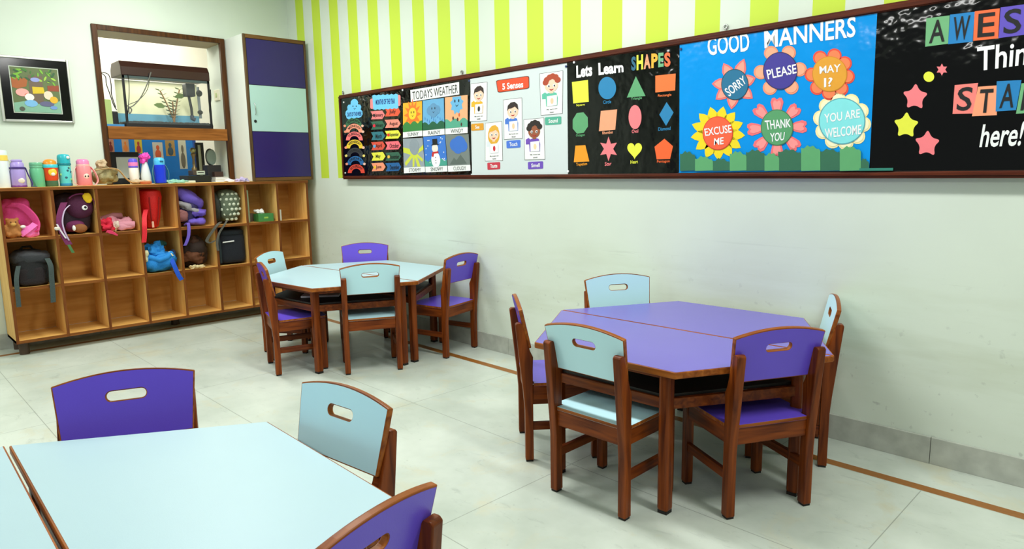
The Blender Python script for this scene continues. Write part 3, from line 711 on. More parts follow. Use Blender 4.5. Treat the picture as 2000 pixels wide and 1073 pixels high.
cutout('rhombus_cutout', [(262, 524), (384, 512), (370, 664), (248, 676)], SAL, 'Rhombus', [(274, 678), (352, 670), (352, 692), (274, 700)])
cutout('oval_cutout', circ(518, 570, 48, 90, 36), PNK, 'Oval', [(494, 664), (542, 660), (542, 686), (494, 692)])
cutout('diamond_cutout', [(754, 458), (806, 536), (750, 636), (700, 552)], TEA, 'Diamond', [(692, 648), (784, 640), (784, 666), (692, 674)])
cutout('trapezium_cutout', [(72, 784), (146, 780), (176, 902), (60, 908)], (242, 156, 26), 'Trapezium', [(78, 914), (160, 908), (160, 936), (78, 942)])
cutout('star_cutout', star(320, 808, 92, 44, 6, -math.pi/2, .78), PNK, 'Star', [(292, 908), (342, 904), (342, 930), (292, 936)])
hp = []
for i in range(40):
    a = 2*math.pi*i/40; hp.append((515+55*(16*math.sin(a)**3)/16, 815-72*(13*math.cos(a)-5*math.cos(2*a)-2*math.cos(3*a)-math.cos(4*a))/17))
cutout('heart_cutout', hp, YEL, 'Heart', [(484, 894), (540, 890), (540, 916), (484, 920)])
cutout('pentagon_cutout', [(738, 732), (802, 788), (780, 884), (680, 886), (664, 792)], (244, 100, 40), 'Pentagon', [(682, 892), (778, 888), (778, 914), (682, 918)])
pins(t, [(1122, 122), (1110, 335)])

# --- good manners
K = crop(1310, 10, 3.156)
BLU = mat('blue_gloss_sheet', (14, 150, 232), .12, .14, 3, .4, 5, spec=.3)
t = chart('manners_poster', 'bright blue GOOD MANNERS poster with six flowers and a green hedge', [(1326.5, 83.5), (1713.5, 21.5), (1697.5, 333.5), (1325, 338)], BLU)
text('title_lettering', 'GOOD', K([(225, 198), (482, 166), (486, 284), (230, 312)]), WINK, 3, t, .018)
text('title_lettering', 'MANNERS', K([(575, 150), (1142, 68), (1138, 196), (578, 268)]), WINK, 3, t, .018)
def hearted(cx, cy, ang, d0, d1, w_):
    p = []
    for a, b_ in ((0, -.35), (.35, -.75), (.75, -1), (1, -.75), (1.02, -.35), (.9, 0), (1.02, .35), (1, .75), (.75, 1), (.35, .75), (0, .35)):
        r_ = d0+(d1-d0)*a; p.append((cx+r_*math.cos(ang)-w_*b_*math.sin(ang), cy+r_*math.sin(ang)+w_*b_*math.cos(ang)))
    return p
def pointed(cx, cy, ang, d0, d1, w_):
    return [(cx+(d0+(d1-d0)*a)*math.cos(ang)-w_*b_*math.sin(ang), cy+(d0+(d1-d0)*a)*math.sin(ang)+w_*b_*math.cos(ang)) for a, b_ in ((0, -1), (.45, -.95), (.75, -.55), (1, 0), (.75, .55), (.45, .95), (0, 1))]
def flower(nm, c, rx, ry, rgb, petals, prgb, prim, words, ringrgb=None):
    cx, cy = c
    f_ = sheet('flower_disc', K(circ(cx, cy, rx, ry, 40)), paper(ringrgb or tuple(int(x*.75) for x in rgb)), 5.2, t)
    sheet('disc_face', K(circ(cx, cy, rx*.955, ry*.955, 40)), paper(rgb), 6.0, f_)
    for p, q in petals:
        pt = sheet('petal', K(p), paper(prim), 3, t)
        if q: sheet('petal_face', K(q), paper(prgb), 4, pt)
    for s_, Q in words: text('disc_lettering', s_, K(Q), WINK, 7, f_, .016)
def pet_round(cx, cy, angs, d, r_, ry=1.0):
    return [(circ(cx+d[0]*math.cos(a), cy+d[1]*math.sin(a), r_, r_*ry, 18), circ(cx+d[0]*.97*math.cos(a), cy+d[1]*.97*math.sin(a), r_*.82, r_*.82*ry, 18)) for a in angs]
R_ = math.radians
c = (395, 490)
flower('sorry', c, 84, 96, (14, 110, 150), [(pointed(c[0], c[1], R_(a), 60, L_, 36), pointed(c[0], c[1], R_(a), 60, L_-14, 26)) for a, L_ in ((-118, 150), (-70, 170), (-18, 135), (38, 140), (98, 155), (142, 150), (182, 142))], (250, 160, 140), (246, 116, 112), [('SORRY', [(328, 520), (446, 432), (470, 478), (362, 566)])], (20, 60, 70))
c = (675, 405)
flower('please', c, 106, 116, (60, 50, 150), pet_round(c[0], c[1], [R_(a) for a in (-118, -64, -4, 55, 122, 176)], (120, 124), 44), (250, 172, 136), (246, 150, 112), [('PLEASE', [(588, 400), (772, 362), (776, 420), (600, 458)])], (40, 36, 90))
c = (980, 425)
flower('may', c, 108, 110, (230, 160, 40), pet_round(c[0], c[1], [R_(a) for a in (-75, -34, 8, 50, 92, 134, 178, -122)], (112, 118), 44), (250, 130, 80), (234, 74, 56), [('MAY', [(916, 378), (1048, 362), (1046, 410), (918, 424)]), ('I?', [(945, 450), (998, 444), (994, 500), (945, 508)])], (214, 140, 30))
c = (290, 790)
flower('excuse', c, 93, 104, (246, 96, 56), [(pointed(c[0], c[1], R_(a*360/13+5), 80, 168, 33), None) for a in range(13)], (246, 222, 20), (244, 218, 16), [('EXCUSE', [(206, 762), (372, 736), (376, 786), (214, 808)]), ('ME', [(268, 822), (326, 814), (326, 858), (266, 864)])], (220, 50, 40))
c = (655, 755)
flower('thank', c, 100, 112, (84, 158, 104), [(hearted(c[0], c[1], R_(a), 80, 182, 40), hearted(c[0], c[1], R_(a), 90, 166, 26)) for a in (-90, -45, -2, 45, 90, 134, 176, -136)], (250, 150, 146), (244, 112, 116), [('THANK', [(578, 712), (742, 700), (740, 752), (588, 770)]), ('YOU', [(612, 790), (704, 782), (698, 834), (614, 844)])], (56, 118, 74))
c = (1056, 716)
flower('welcome', c, 144, 144, (132, 226, 228), pet_round(c[0], c[1], [R_(a*36+8) for a in range(10)], (132, 134), 48), (250, 242, 200), (246, 232, 170), [('YOU ARE', [(945, 672), (1166, 640), (1166, 694), (948, 728)]), ('WELCOME', [(948, 762), (1176, 736), (1172, 796), (954, 822)])], (90, 170, 180))
GD, GL = (46, 108, 78), (92, 168, 108)
for i, (a, b_, y, g) in enumerate(((57, 152, 895, GD), (150, 260, 925, GL), (258, 367, 938, GD), (364, 467, 895, GL), (464, 582, 885, GD), (578, 668, 905, GL), (662, 807, 882, GD), (804, 922, 860, GL), (917, 1048, 880, GD), (1042, 1172, 864, GL), (1166, 1222, 938, GD))):
    top = []
    for k_ in range(13):
        q = k_/12; top.append((a+(b_-a)*q, y+14*abs(math.sin(q*math.pi*3.2))+26*(abs(q-.45)*2)**2))
    sheet('hedge_cutout', K(top+[(b_, 1020), (a, 1023)]), paper(g), 7.6+(.9 if i % 2 else 0), t)
pins(t, [(1330, 96)], mat('blue_pin', (40, 60, 110), .4))

# --- awesome things start here
K = crop(1700, 0, 3.067)
q1 = bp_(1714, 20, 1); q2 = bp_(1697.5, 331, 1)
xr, zt, zb = BX1-.05, BZ1-.036, BZ0+.036
t = thing('start_poster', 'black AWESOME Things START here poster at the right end of the notice board', 'poster', (6.0, BF, zb))
m = MB(); m.plate([(q1.x, zt), (xr, zt), (xr, zb), (q1.x-.02, zb)], lambda a, b_, d: Vector((a, BF-.0011*1.4+d, b_)), .0012); obj('paper_sheet', m, BLACK, t)
def letter(s_, Q, rgb, i=0):
    p = sheet('letter_card', K(Q), paper(rgb), 3+i*.5, t)
    text('card_letter', s_, qp(K(Q), [(.16, .1), (.84, .1), (.84, .9), (.16, .9)]), INK, 4.2+i*.5, p, .012)
letter('A', [(335, 110), (475, 92), (465, 262), (328, 280)], (112, 178, 124)); letter('W', [(478, 88), (625, 70), (612, 250), (465, 265)], (20, 128, 196))
letter('E', [(625, 68), (775, 50), (765, 230), (615, 245)], (244, 110, 60)); letter('S', [(780, 45), (935, 24), (926, 208), (768, 228)], (96, 78, 190), 1)
letter('S', [(505, 510), (645, 497), (618, 680), (492, 683)], (248, 132, 124)); letter('T', [(645, 520), (757, 512), (757, 690), (608, 697)], (250, 162, 120), 1)
letter('A', [(757, 487), (905, 480), (872, 660), (750, 668)], (20, 126, 190), 2); letter('R', [(905, 500), (1040, 490), (1012, 672), (872, 682)], (112, 178, 124), 3)
text('script_lettering', 'Things', K([(636, 284), (1084, 222), (1078, 414), (660, 470)]), WINK, 3, t, .016, None, 1.0, .15)
text('script_lettering', 'here!', K([(662, 745), (928, 726), (908, 874), (652, 884)]), WINK, 3, t, .016, None, 1.0, .15)
for cx, cy, rgb in ((268, 582, PNK), (214, 752, YEL), (340, 862, PNK)): sheet('star_cutout', K(star(cx, cy, 88, 46, 5, -math.pi/2+.05, .95, 2)), paper(rgb), 3, t)
sheet('star_cutout', K(star(428, 417, 36, 20, 6)), paper(PNK), 3, t); sheet('dot_cutout', K(circ(350, 460, 32, 31)), paper(YEL), 3, t)
q = px(1715, 331, 1, BF-.012)
obj('teal_strip', MB().box(q.x-.08, q.x+.06, BF-.010, BF-.004, q.z-.006, q.z+.006), mat('teal_board', (46, 130, 112), .4), t)

# ------------------------------------------------------------------ framed picture on the left wall
A, B, Cc, D = [px(u, v, 0, .02) for u, v in ((0, 108), (134, 117), (146, 241), (5, 238))]
y0, y1, z0, z1 = -2.40, -1.918, 1.775, 2.276
t = thing('framed_picture', 'square framed picture with black mount hanging on the white wall at far left', 'picture', (0, (y0+y1)/2, z0))
m = MB()
for a in ((y0, y0+.018, z0, z1), (y1-.018, y1, z0, z1), (y0+.018, y1-.018, z0, z0+.018), (y0+.018, y1-.018, z1-.018, z1)): m.box(.001, .028, *a)
obj('frame', m, SILVER, t, bevel=.003)
obj('mount', MB().box(.001, .014, y0+.016, y1-.016, z0+.016, z1-.016), mat('black_mount', (5, 6, 6), .12, .1, spec=.4), t)
ia = (-2.322, -1.996, 1.845, 2.200)
obj('print_border', MB().box(.014, .0150, *ia), mat('print_border', (196, 206, 190), .5), t)
def pic(nm, pts, rgb, l):
    m = MB(); m.plate([(ia[0]+.008+(ia[1]-ia[0]-.016)*a, ia[3]-.008-(ia[3]-ia[2]-.016)*b_) for a, b_ in pts], lambda a, b_, d: Vector((.0150+.0008*l-d, a, b_)), .0007)
    return obj(nm, m, paper(rgb, .4), pr)
pr = obj('print', MB().box(.0150, .0156, ia[0]+.006, ia[1]-.006, ia[2]+.006, ia[3]-.006), paper((96, 112, 66), .4), t)
pic('printed_grass', [(0, .8), (.3, .74), (.7, .78), (1, .72), (1, 1), (0, 1)], (128, 176, 150), 2)
pic('printed_bank', [(0, .24), (.35, .24), (.3, .42), (.1, .48), (0, .45)], (170, 92, 40), 2); pic('printed_bank', [(.75, .38), (1, .36), (1, .5), (.75, .5)], (150, 66, 36), 2)
pic('printed_trunk', [(.36, .16), (.66, .16), (.64, .8), (.36, .8)], (110, 92, 74), 2.4)
random.seed(9)
for i in range(34):
    a, b_ = random.random()*.94+.03, random.random()**1.4*.24+.03
    if random.random() < .3: a, b_ = random.choice((.8, .9, .12)), random.random()*.3+.06
    r_ = random.random()*.03+.02; th = random.random()*3
    pic('printed_leaf', [(a+1.6*r_*math.cos(k_*math.pi/5)*math.cos(th)-.6*r_*math.sin(k_*math.pi/5)*math.sin(th), max(.005, b_+1.6*r_*math.cos(k_*math.pi/5)*math.sin(th)+.6*r_*math.sin(k_*math.pi/5)*math.cos(th))) for k_ in range(10)], random.choice(((120, 180, 50), (60, 120, 44), (160, 206, 70), (44, 90, 50))), 3+.03*i)
pic('printed_plaque', [(.42, .42), (.66, .42), (.68, .56), (.42, .58)], (220, 190, 30), 4.4)
for cx, cy, rx, ry, rgb in ((.2, .56, .14, .09, (244, 168, 160)), (.34, .66, .1, .08, (240, 236, 226)), (.36, .8, .14, .08, (120, 180, 224)), (.75, .6, .1, .1, (230, 214, 190)), (.86, .7, .09, .08, (226, 176, 40)), (.7, .8, .16, .06, (96, 96, 130)), (.5, .26, .1, .05, (150, 160, 220)), (.16, .93, .06, .05, (80, 84, 70)), (.84, .88, .08, .04, (110, 150, 210)), (.3, .62, .06, .04, (214, 100, 50))):
    pic('printed_shape', circ(cx, cy, rx, ry, 16), rgb, 4.6+cx)

# ------------------------------------------------------------------ aquarium on the ledge
ax0, ax1 = -.335, -.05; ay0, ay1 = -1.515, -.785; az0, az1, ah = 1.764, 2.212, 2.325
t = thing('aquarium', 'glass aquarium with brown hood on the ledge of the wall opening', 'aquarium', ((ax0+ax1)/2, (ay0+ay1)/2, az0))
HOOD = mat('hood_brown', (52, 24, 16), .35)
gl = mat('aquarium_glass', (232, 244, 238), .02, .01, alpha=.03, spec=.12)
m = MB(); g = .006
m.box(ax1-g, ax1, ay0, ay1, az0+.022, az1); m.box(ax0, ax0+g, ay0, ay1, az0+.022, az1); m.box(ax0+g, ax1-g, ay0, ay0+g, az0+.022, az1); m.box(ax0+g, ax1-g, ay1-g, ay1, az0+.022, az1)
obj('glass_tank', m, gl, t)
obj('base_trim', MB().box(ax0-.006, ax1+.006, ay0-.006, ay1+.006, az0, az0+.034), BLACKM, t, bevel=.003)
hd = MB(); prof = [(ax0-.008, az1-.012), (ax1+.010, az1-.012), (ax1+.010, az1+.06), (ax1-.03, ah), (ax0+.04, ah), (ax0-.008, az1+.06)]
hd.plate(prof, lambda a, b_, d: Vector((a, ay0-.008+d, b_)), ay1-ay0+.016); obj('hood', hd, HOOD, t, bevel=.006)
for y in (ay0+.006, ay1-.006): obj('corner_strip', MB().box(ax1-.004, ax1+.003, y-.010, y+.010, az0+.02, az1), BLACKM, t)
obj('water_line_trim', MB().box(ax1-.002, ax1+.003, ay0, ay1, az1-.035, az1-.012), mat('grey_trim', (70, 84, 84), .3), t)
area('aquarium_fill_light', ((ax0+ax1)/2, (ay0+ay1)/2, az1-.02), .12, .6, 2.6, color=(1, .98, .86))  # added fill light that brightens the inside of the tank
m = MB()
random.seed(2)
m.box(ax0+.01, ax1-.01, ay0+.01, ay1-.01, az0+.024, az0+.05)
for i in range(260): m.blob((random.uniform(ax0+.02, ax1-.018), random.uniform(ay0+.02, ay1-.02), az0+.05), (.012, .012, .009), nu=6, nv=4)
tag(obj('aquarium_gravel', m, mat('gravel', (34, 38, 40), .6, .4, 60), origin=((ax0+ax1)/2, (ay0+ay1)/2, az0+.024)), 'dark gravel covering the bottom of the aquarium', 'gravel')['kind'] = 'stuff'
m = MB().box(ax0+.008, ax0+.010, ay0+.012, ay1-.012, az0+.05, az0+.135); obj('back_film', m, mat('pale_blue_film', (96, 166, 196), .4), t)
m = MB().box(ax0+.008, ax0+.010, ay0+.012, ay1-.012, az0+.135, az1-.02); obj('back_film', m, mat('cream_film', (238, 240, 200), .5), t)
pt = thing('water_plant', 'spindly green and brown water plant inside the aquarium', 'plant', (-.2, -1.07, az0+.05))
PLG = mat('water_plant_green', (96, 122, 50), .5, .2); PLB = mat('water_plant_stem', (150, 110, 60), .6, .2)
for dy, h_, ln in ((-.10, .29, -.1), (.07, .31, .09), (.0, .2, .03)):
    pts = [(-.2, -1.07+dy*(k_/8)**1.3, az0+.05+h_*k_/8) for k_ in range(9)]
    s_ = obj('stem', MB().tube(pts, .0065), PLB, pt, smooth=True)
    lf = MB()
    for k_ in range(2, 9):
        for s2 in (-1, 1):
            p = Vector(pts[k_]); lf.plate([(0, 0), (.014, .011), (.032, .007), (.042, 0), (.030, -.009), (.012, -.008)], lambda a, b_, d, p=p, s2=s2, k_=k_: p+Vector((b_*1.5+d, s2*a, .4*a+.3*b_)), .001)
    obj('leaf_cluster', lf, PLG, s_)
for y, z, sg in ((-1.19, 1.965, -1), (-1.0, 2.06, 1)):
    lf = MB(); lf.plate([(0, 0), (.03, .025), (.07, .02), (.1, 0), (.06, -.022), (.02, -.018)], lambda a, b_, d, y=y, z=z, sg=sg: Vector((-.19+d, y+sg*(a-.05), z+b_+.1*a)), .002)
    obj('broad_leaf', lf, PLG, pt)
ft = thing('aquarium_filter', 'black filter with hanging tubes at the right end inside the aquarium', 'filter', (-.15, -.9, 1.86))
obj('filter_box', MB().box(-.2, -.1, -.975, -.895, 2.06, 2.175), BLACKM, ft, bevel=.006)
obj('intake_tube', MB().tube([(-.15, -.94, 2.07), (-.15, -.925, 1.95), (-.15, -.925, 1.88)], .012, 12), BLACKM, ft, smooth=True)
obj('strainer', MB().tube([(-.15, -.925, 1.89), (-.15, -.925, 1.862), (-.15, -.9, 1.852)], .019, 12), mat('strainer_blue_grey', (60, 70, 84), .5), ft, smooth=True)
obj('heater', MB().tube([(-.2, -.835, 2.16), (-.2, -.83, 1.87)], .013, 12), mat('heater_grey', (120, 128, 128), .3), ft, smooth=True)
obj('suction_cup', MB().blob((-.185, -.835, 1.925), (.02, .024, .02)), RUBBER, ft, smooth=True)
obj('suction_cup', MB().blob((-.185, -.83, 2.10), (.02, .028, .03)), RUBBER, ft, smooth=True)
def cable(label, pts, r_=.0035, m=None):
    P = [Vector(p) for p in pts]; out = []
    for i in range(len(P)-1):
        p0, p1, p2, p3 = P[max(i-1, 0)], P[i], P[i+1], P[min(i+2, len(P)-1)]
        for k_ in range(6):
            q = k_/6; out.append(.5*((2*p1)+(p2-p0)*q+(2*p0-5*p1+4*p2-p3)*q*q+(3*p1-p0-3*p2+p3)*q**3))
    out.append(P[-1])
    return tag(obj('cable', MB().tube(out, r_, 6), m or BLACKM, smooth=True, origin=tuple(pts[0])), label, 'cable')
def cp_(pts, x): return [px(u, v, 0, x) for u, v in pts]
cable('grey air hose hanging from the aquarium hood into a loop on its left', cp_([(295, 141), (287, 165), (275, 190), (262, 205), (252, 212), (253, 222), (257, 214), (248, 206)], -.035), .005, mat('grey_hose', (104, 104, 96), .5))
cable('thin dark cable drooping from the aquarium hood in a wide loop', cp_([(290, 143), (291, 162), (285, 180), (270, 196), (252, 204)], -.036), .0026)
cable('thin dark cable running straight down beside the left aquarium corner strip', cp_([(250, 145), (252, 165), (252, 190), (250, 215), (249, 232)], -.038), .003)
cable('black cable from the left wall socket down to the adapter on the ledge', cp_([(198, 143), (206, 150), (208, 165), (214, 182), (222, 205), (228, 215)], -.2), .004)
cable('second black cable curling below the left wall socket', cp_([(198, 141), (212, 146), (217, 165), (218, 185), (226, 210)], -.21), .004)
cable('black cable hanging down at the right end of the aquarium', cp_([(411, 175), (412, 195), (409, 215), (413, 235), (416, 248)], -.03), .004)
q = px(222, 222, 0, -.17); ad = thing('power_adapter', 'black plug-in adapter lying on the ledge left of the aquarium', 'adapter', (q.x, q.y, 1.762))
obj('adapter_body', MB().box(q.x-.03, q.x+.03, q.y-.028, q.y+.028, 1.762, 1.90), BLACKM, ad, bevel=.01); obj('adapter_lead', MB().tube([(q.x+.03, q.y, 1.79), (q.x+.05, q.y-.02, 1.766), (q.x+.04, q.y+.04, 1.766), (q.x+.05, q.y+.08, 1.766)], .004), BLACKM, ad, smooth=True)
q = px(196, 142, 1, OY0+.004)
sk_ = thing('wall_socket', 'dark socket with plug on the left side of the wall opening', 'socket', (-.2, OY0, 2.17)); obj('socket_plate', MB().box(-.24, -.16, OY0, OY0+.012, 2.12, 2.22), mat('socket_grey', (60, 56, 50), .5), sk_, bevel=.003); obj('plug', MB().box(-.22, -.18, OY0+.012, OY0+.055, 2.15, 2.19), BLACKM, sk_, bevel=.006)
q = px(423, 159, 1, OY1-.004)
sk_ = thing('switch_plate', 'cream switch plate on the right side of the wall opening beside the aquarium', 'switch', (-.16, OY1, 2.08)); obj('plate', MB().box(-.22, -.10, OY1-.012, OY1, 2.04, 2.14), mat('switch_cream', (226, 224, 196), .4), sk_, bevel=.003); obj('rocker', MB().box(-.18, -.15, OY1-.016, OY1-.012, 2.07, 2.11), mat('switch_green', (170, 190, 120), .4), sk_, bevel=.002)
q = px(207, 214, 0, -.12)
tag(obj('green_folder', MB().box(-.30, -.12, q.y-.045, q.y+.045, 1.762, 1.995), mat('pale_green_board', (176, 196, 120), .5), origin=(-.2, q.y, 1.762), bevel=.002), 'pale green upright box file at the left end of the ledge', 'box file')
tag(obj('blue_notebook', MB().box(-.24, -.06, -1.68, -1.53, 1.762, 1.785), mat('notebook_blue', (60, 140, 200), .4), origin=(-.15, -1.6, 1.762), bevel=.002), 'flat blue notebook on the ledge below the green file', 'notebook')

# ------------------------------------------------------------------ things seen through the lower opening
SILL = OZ0+.006
wx = -1.0
t = thing('photo_board', 'blue display board with photographs seen through the lower opening', 'display board', (wx, -1.05, 1.3))
yl, yr = -1.62, -.635
obj('easel_panel', MB().box(wx-.02, wx, yl, yr, 1.24, 1.80), paper((24, 128, 226), .4), t)
obj('panel_edge', MB().box(wx-.02, wx+.004, yr, yr+.03, 1.24, 1.80), paper((30, 76, 170), .4), t)
for u0, v0, u1, v1, rgb, r2 in ((208, 272, 224, 297, (190, 130, 110), (120, 40, 40)), (237, 272, 253, 297, (206, 160, 130), (230, 130, 60)), (262, 272, 279, 300, (220, 190, 60), (180, 60, 60)), (297, 278, 320, 312, (214, 206, 200), (224, 100, 60)), (322, 274, 343, 305, (190, 150, 90), (70, 90, 110)), (347, 274, 367, 330, (226, 220, 206), (120, 110, 100))):
    a, b_ = px(u0, v0, 0, wx+.002), px(u1, v1, 0, wx+.002)
    ph = obj('photograph', MB().box(wx, wx+.002, a.y, b_.y, b_.z, a.z), paper(rgb, .4), t)
    h_ = a.z-b_.z; w_ = b_.y-a.y
    obj('pictured_person', MB().blob((wx+.003, (a.y+b_.y)/2, b_.z+h_*.3), (.0012, w_*.3, h_*.28)).blob((wx+.003, (a.y+b_.y)/2, b_.z+h_*.7), (.0012, w_*.16, h_*.14)), paper(r2, .4), ph)
dk = MB().box(-1.5, -.64, -1.66, -.1, 1.18, 1.232); tag(obj('desk_top', dk, mat('dark_desk', (40, 44, 46), .4), origin=(-1.05, -.9, 0)), 'dark desk top behind the sill of the lower opening', 'desk')
o_ = bpy.data.objects['desk_top']
for y in (-1.6, -.16): obj('leg', MB().box(-1.45, -.7, y-.03, y+.03, 0, 1.18), mat('dark_desk', (40, 44, 46)), o_)
def rect_px(u0, v0, u1, v1, x): return px(u0, v0, 0, x), px(u1, v1, 0, x)
a, b_ = px(213, 297, 0, -.30), px(275, 342, 0, -.30)
t = thing('framed_notice', 'dark-framed pale board leaning behind the bottles in the lower opening', 'frame', (-.3, (a.y+b_.y)/2, SILL))
obj('frame', MB().box(-.33, -.30, a.y, b_.y, SILL, a.z), BLACKM, t, bevel=.002); obj('pale_face', MB().box(-.30, -.298, a.y+.05, b_.y-.01, SILL+.055, a.z-.045), mat('pale_face', (206, 214, 208), .3), t)
a, b_ = px(378, 279, 0, -.62), px(398, 330, 0, -.62)
t = thing('black_photo_frame', 'black picture frame standing behind the trophy in the lower opening', 'frame', (-.62, (a.y+b_.y)/2, SILL))
m = MB(); fw = .022
for q in ((a.y, a.y+fw, SILL, a.z), (b_.y-fw, b_.y, SILL, a.z), (a.y+fw, b_.y-fw, a.z-fw, a.z), (a.y+fw, b_.y-fw, SILL, SILL+fw)): m.box(-.60, -.58, *q)
obj('frame', m, BLACKM, t); obj('pale_print', MB().box(-.60, -.595, a.y+fw, b_.y-fw, SILL+fw, a.z-fw), paper((214, 220, 186), .4), t)
q = px(379, 322, 0, -.12)
t = thing('trophy', 'slim bronze trophy with a ball on top standing on a plaque block', 'trophy', (q.x, q.y, SILL))
yy = q.y
TB = SILL+.115
obj('pedestal', MB().box(-.19, -.06, yy-.035, yy+.075, SILL+.07, TB), mat('trophy_base', (74, 62, 52), .4), t, bevel=.004)
pl = obj('plaque', MB().box(-.06, -.058, yy-.005, yy+.07, SILL+.075, TB-.006), mat('plaque_silver', (190, 206, 186), .3), t)
obj('plaque_writing', MB().box(-.058, -.0575, yy+.005, yy+.06, SILL+.09, SILL+.097), INK, pl)
obj('column', MB().lathe([(.024, 0), (.024, .02), (.012, .035), (.014, .06), (.010, .1), (.016, .13), (.022, .15), (.012, .165)], (-.12, yy, TB), 18), mat('bronze', (120, 104, 70), .3, metal=.6), t, smooth=True)
obj('ball', MB().blob((-.12, yy, TB+.185), (.026, .026, .026)), mat('bronze_ball', (150, 150, 100), .2, metal=.6), t, smooth=True)
bx = px(392, 346, 0, -.1)
tag(obj('black_box', MB().box(-.26, -.03, px(368, 350, 0, -.03).y, px(412, 350, 0, -.03).y, SILL, SILL+.068), mat('black_box_plastic', (18, 26, 22), .45), origin=(-.15, bx.y, SILL), bevel=.004), 'low black box under the trophy in the lower opening', 'box')
q = px(411, 307, 0, -.22)
t = thing('oval_plate_on_stand', 'oval grey glass award on a dark stand right of the trophy', 'award', (-.22, q.y, SILL))
M = Matrix.Translation((-.22, q.y, q.z)) @ Matrix.Rotation(.35, 4, 'Z')
m = MB(); m.plate(circ(0, 0, .05, .075, 28), lambda a, b_, d: M @ Vector((d, a, b_)), .022); obj('glass_oval', m, mat('grey_green_glass', (150, 172, 160), .12), t, bevel=.004)
m = MB(); m.plate(circ(0, 0, .056, .082, 28), lambda a, b_, d: M @ Vector((-.006+d, a, b_)), .006); obj('rim', m, mat('rim_dark', (60, 72, 66), .2), t)
obj('stand', MB().box(-.27, -.16, q.y-.06, q.y+.07, SILL, q.z-.078), mat('stand_black', (38, 38, 40), .5), t, bevel=.004)
a, b_ = px(418, 325, 0, -.1), px(434, 337, 0, -.1)
bk_ = MB().box(-.24, -.10, a.y, b_.y+.01, SILL+.05, SILL+.10); tag(obj('brown_box', bk_, mat('dark_brown_card', (66, 46, 38), .5), origin=(-.17, a.y, SILL+.05), bevel=.002), 'dark brown box on top of the white books at the right of the opening', 'box')
a = px(420, 345, 0, -.06)
for k_, (rgb, lab) in enumerate((((236, 232, 206), 'cream book at the bottom of the pile at the right of the opening'), ((226, 226, 214), 'white book on top of the cream one at the right of the opening'))):
    t = thing('book', lab, 'book', (-.14, a.y+.06, SILL+.025*k_), 'books piled at the right of the opening')
    obj('pages', MB().box(-.228, -.062, a.y+.002+.004*k_, a.y+.128, SILL+.025*k_+.003, SILL+.025*k_+.022), WHITE, t)
    m = MB().box(-.23, -.06, a.y+.004*k_, a.y+.13, SILL+.025*k_, SILL+.025*k_+.003).box(-.23, -.06, a.y+.004*k_, a.y+.13, SILL+.025*k_+.022, SILL+.025*k_+.025); obj('cover', m, mat('cover_%d' % k_, rgb, .5), t)

# ------------------------------------------------------------------ drinking bottles on top of the shelf
TZ = CT
GB = 'drinking bottles in a row on the shelf top'
def bottle(name, label, u, x, parts, group=GB, extra=None):
    q = px(u, 364, 0, x); t = thing(name, label, 'bottle', (x, q.y, TZ), group)
    for nm, prof, m in parts: obj(nm, MB().lathe(prof, (x, q.y, TZ), 26), m, t, smooth=True)
    return t, q.y
def col_(n, rgb, rough=.3): return mat(n, rgb, rough, .03, 10)
X_ = .25
t, y = bottle('flask', 'tall white flask with a yellow band at the far left end of the shelf top', 7, X_, [
    ('body', [(.046, 0), (.047, .01), (.047, .19), (.044, .2)], col_('flask_white', (226, 236, 236))), ('band', [(.0475, .2), (.0475, .238), (.045, .24)], col_('flask_yellow', (246, 214, 100))), ('lid', [(.045, .24), (.045, .27), (.04, .276)], col_('flask_lid', (222, 240, 238)))])
obj('strap', MB().ribbon([(X_+.0, y+.047, TZ+.21), (X_, y+.065, TZ+.16), (X_, y+.066, TZ+.06), (X_, y+.055, TZ+.01)], (1, 0, 0), .014, .002), col_('cream_strap', (214, 212, 190), .6), t)
LAV = col_('lavender', (176, 156, 226))
t, y = bottle('drinking_bottle', 'lavender bottle with a dark purple collar and strap', 38, X_, [
    ('body', [(.046, 0), (.050, .008), (.050, .12), (.047, .138)], LAV), ('collar', [(.051, .138), (.053, .142), (.053, .15), (.05, .152)], col_('dark_violet', (70, 48, 130))), ('lid', [(.045, .152), (.044, .178), (.034, .19), (.038, .2), (.03, .208)], LAV)])
obj('strap', MB().ribbon([(X_+.01, y+.05, TZ+.145), (X_+.03, y+.06, TZ+.09), (X_+.05, y+.075, TZ+.03), (X_+.06, y+.07, TZ+.006), (X_+.05, y+.10, TZ+.004)], (1, .3, 0), .016, .003), col_('dark_violet', (70, 48, 130)), t)
obj('base', MB().lathe([(.0465, 0), (.0512, .004), (.0512, .014), (.05, .016)], (X_, y, TZ), 26), col_('plum', (120, 60, 140)), t, smooth=True)
obj('sticker', MB().blob((X_+.047, y+.01, TZ+.05), (.006, .022, .02)), col_('sticker_cream', (226, 220, 206)), t, smooth=True)
GRN_ = col_('mint_green', (104, 190, 144))
t, y = bottle('drinking_bottle', 'plain mint green bottle with a ribbed lid', 75, X_, [
    ('body', [(.046, 0), (.048, .006), (.048, .125), (.044, .14)], GRN_), ('lid', [(.042, .14), (.042, .145), (.044, .148), (.044, .158), (.0425, .160), (.044, .162), (.044, .180), (.040, .186)], col_('mint_lid', (112, 186, 146)))])
t, y = bottle('sipper_bottle', 'orange sipper bottle with a turquoise ring and orange cap', 102, X_, [
    ('foot', [(.040, 0), (.044, .01), (.042, .05)], col_('dark_green', (70, 110, 80))), ('body', [(.042, .045), (.048, .06), (.051, .145)], col_('sipper_orange', (232, 74, 24))), ('ring', [(.052, .145), (.053, .15), (.053, .166), (.05, .17)], col_('turquoise', (70, 206, 220))), ('cap', [(.046, .17), (.044, .19), (.03, .206), (.01, .21)], col_('cap_orange', (246, 150, 40)))])
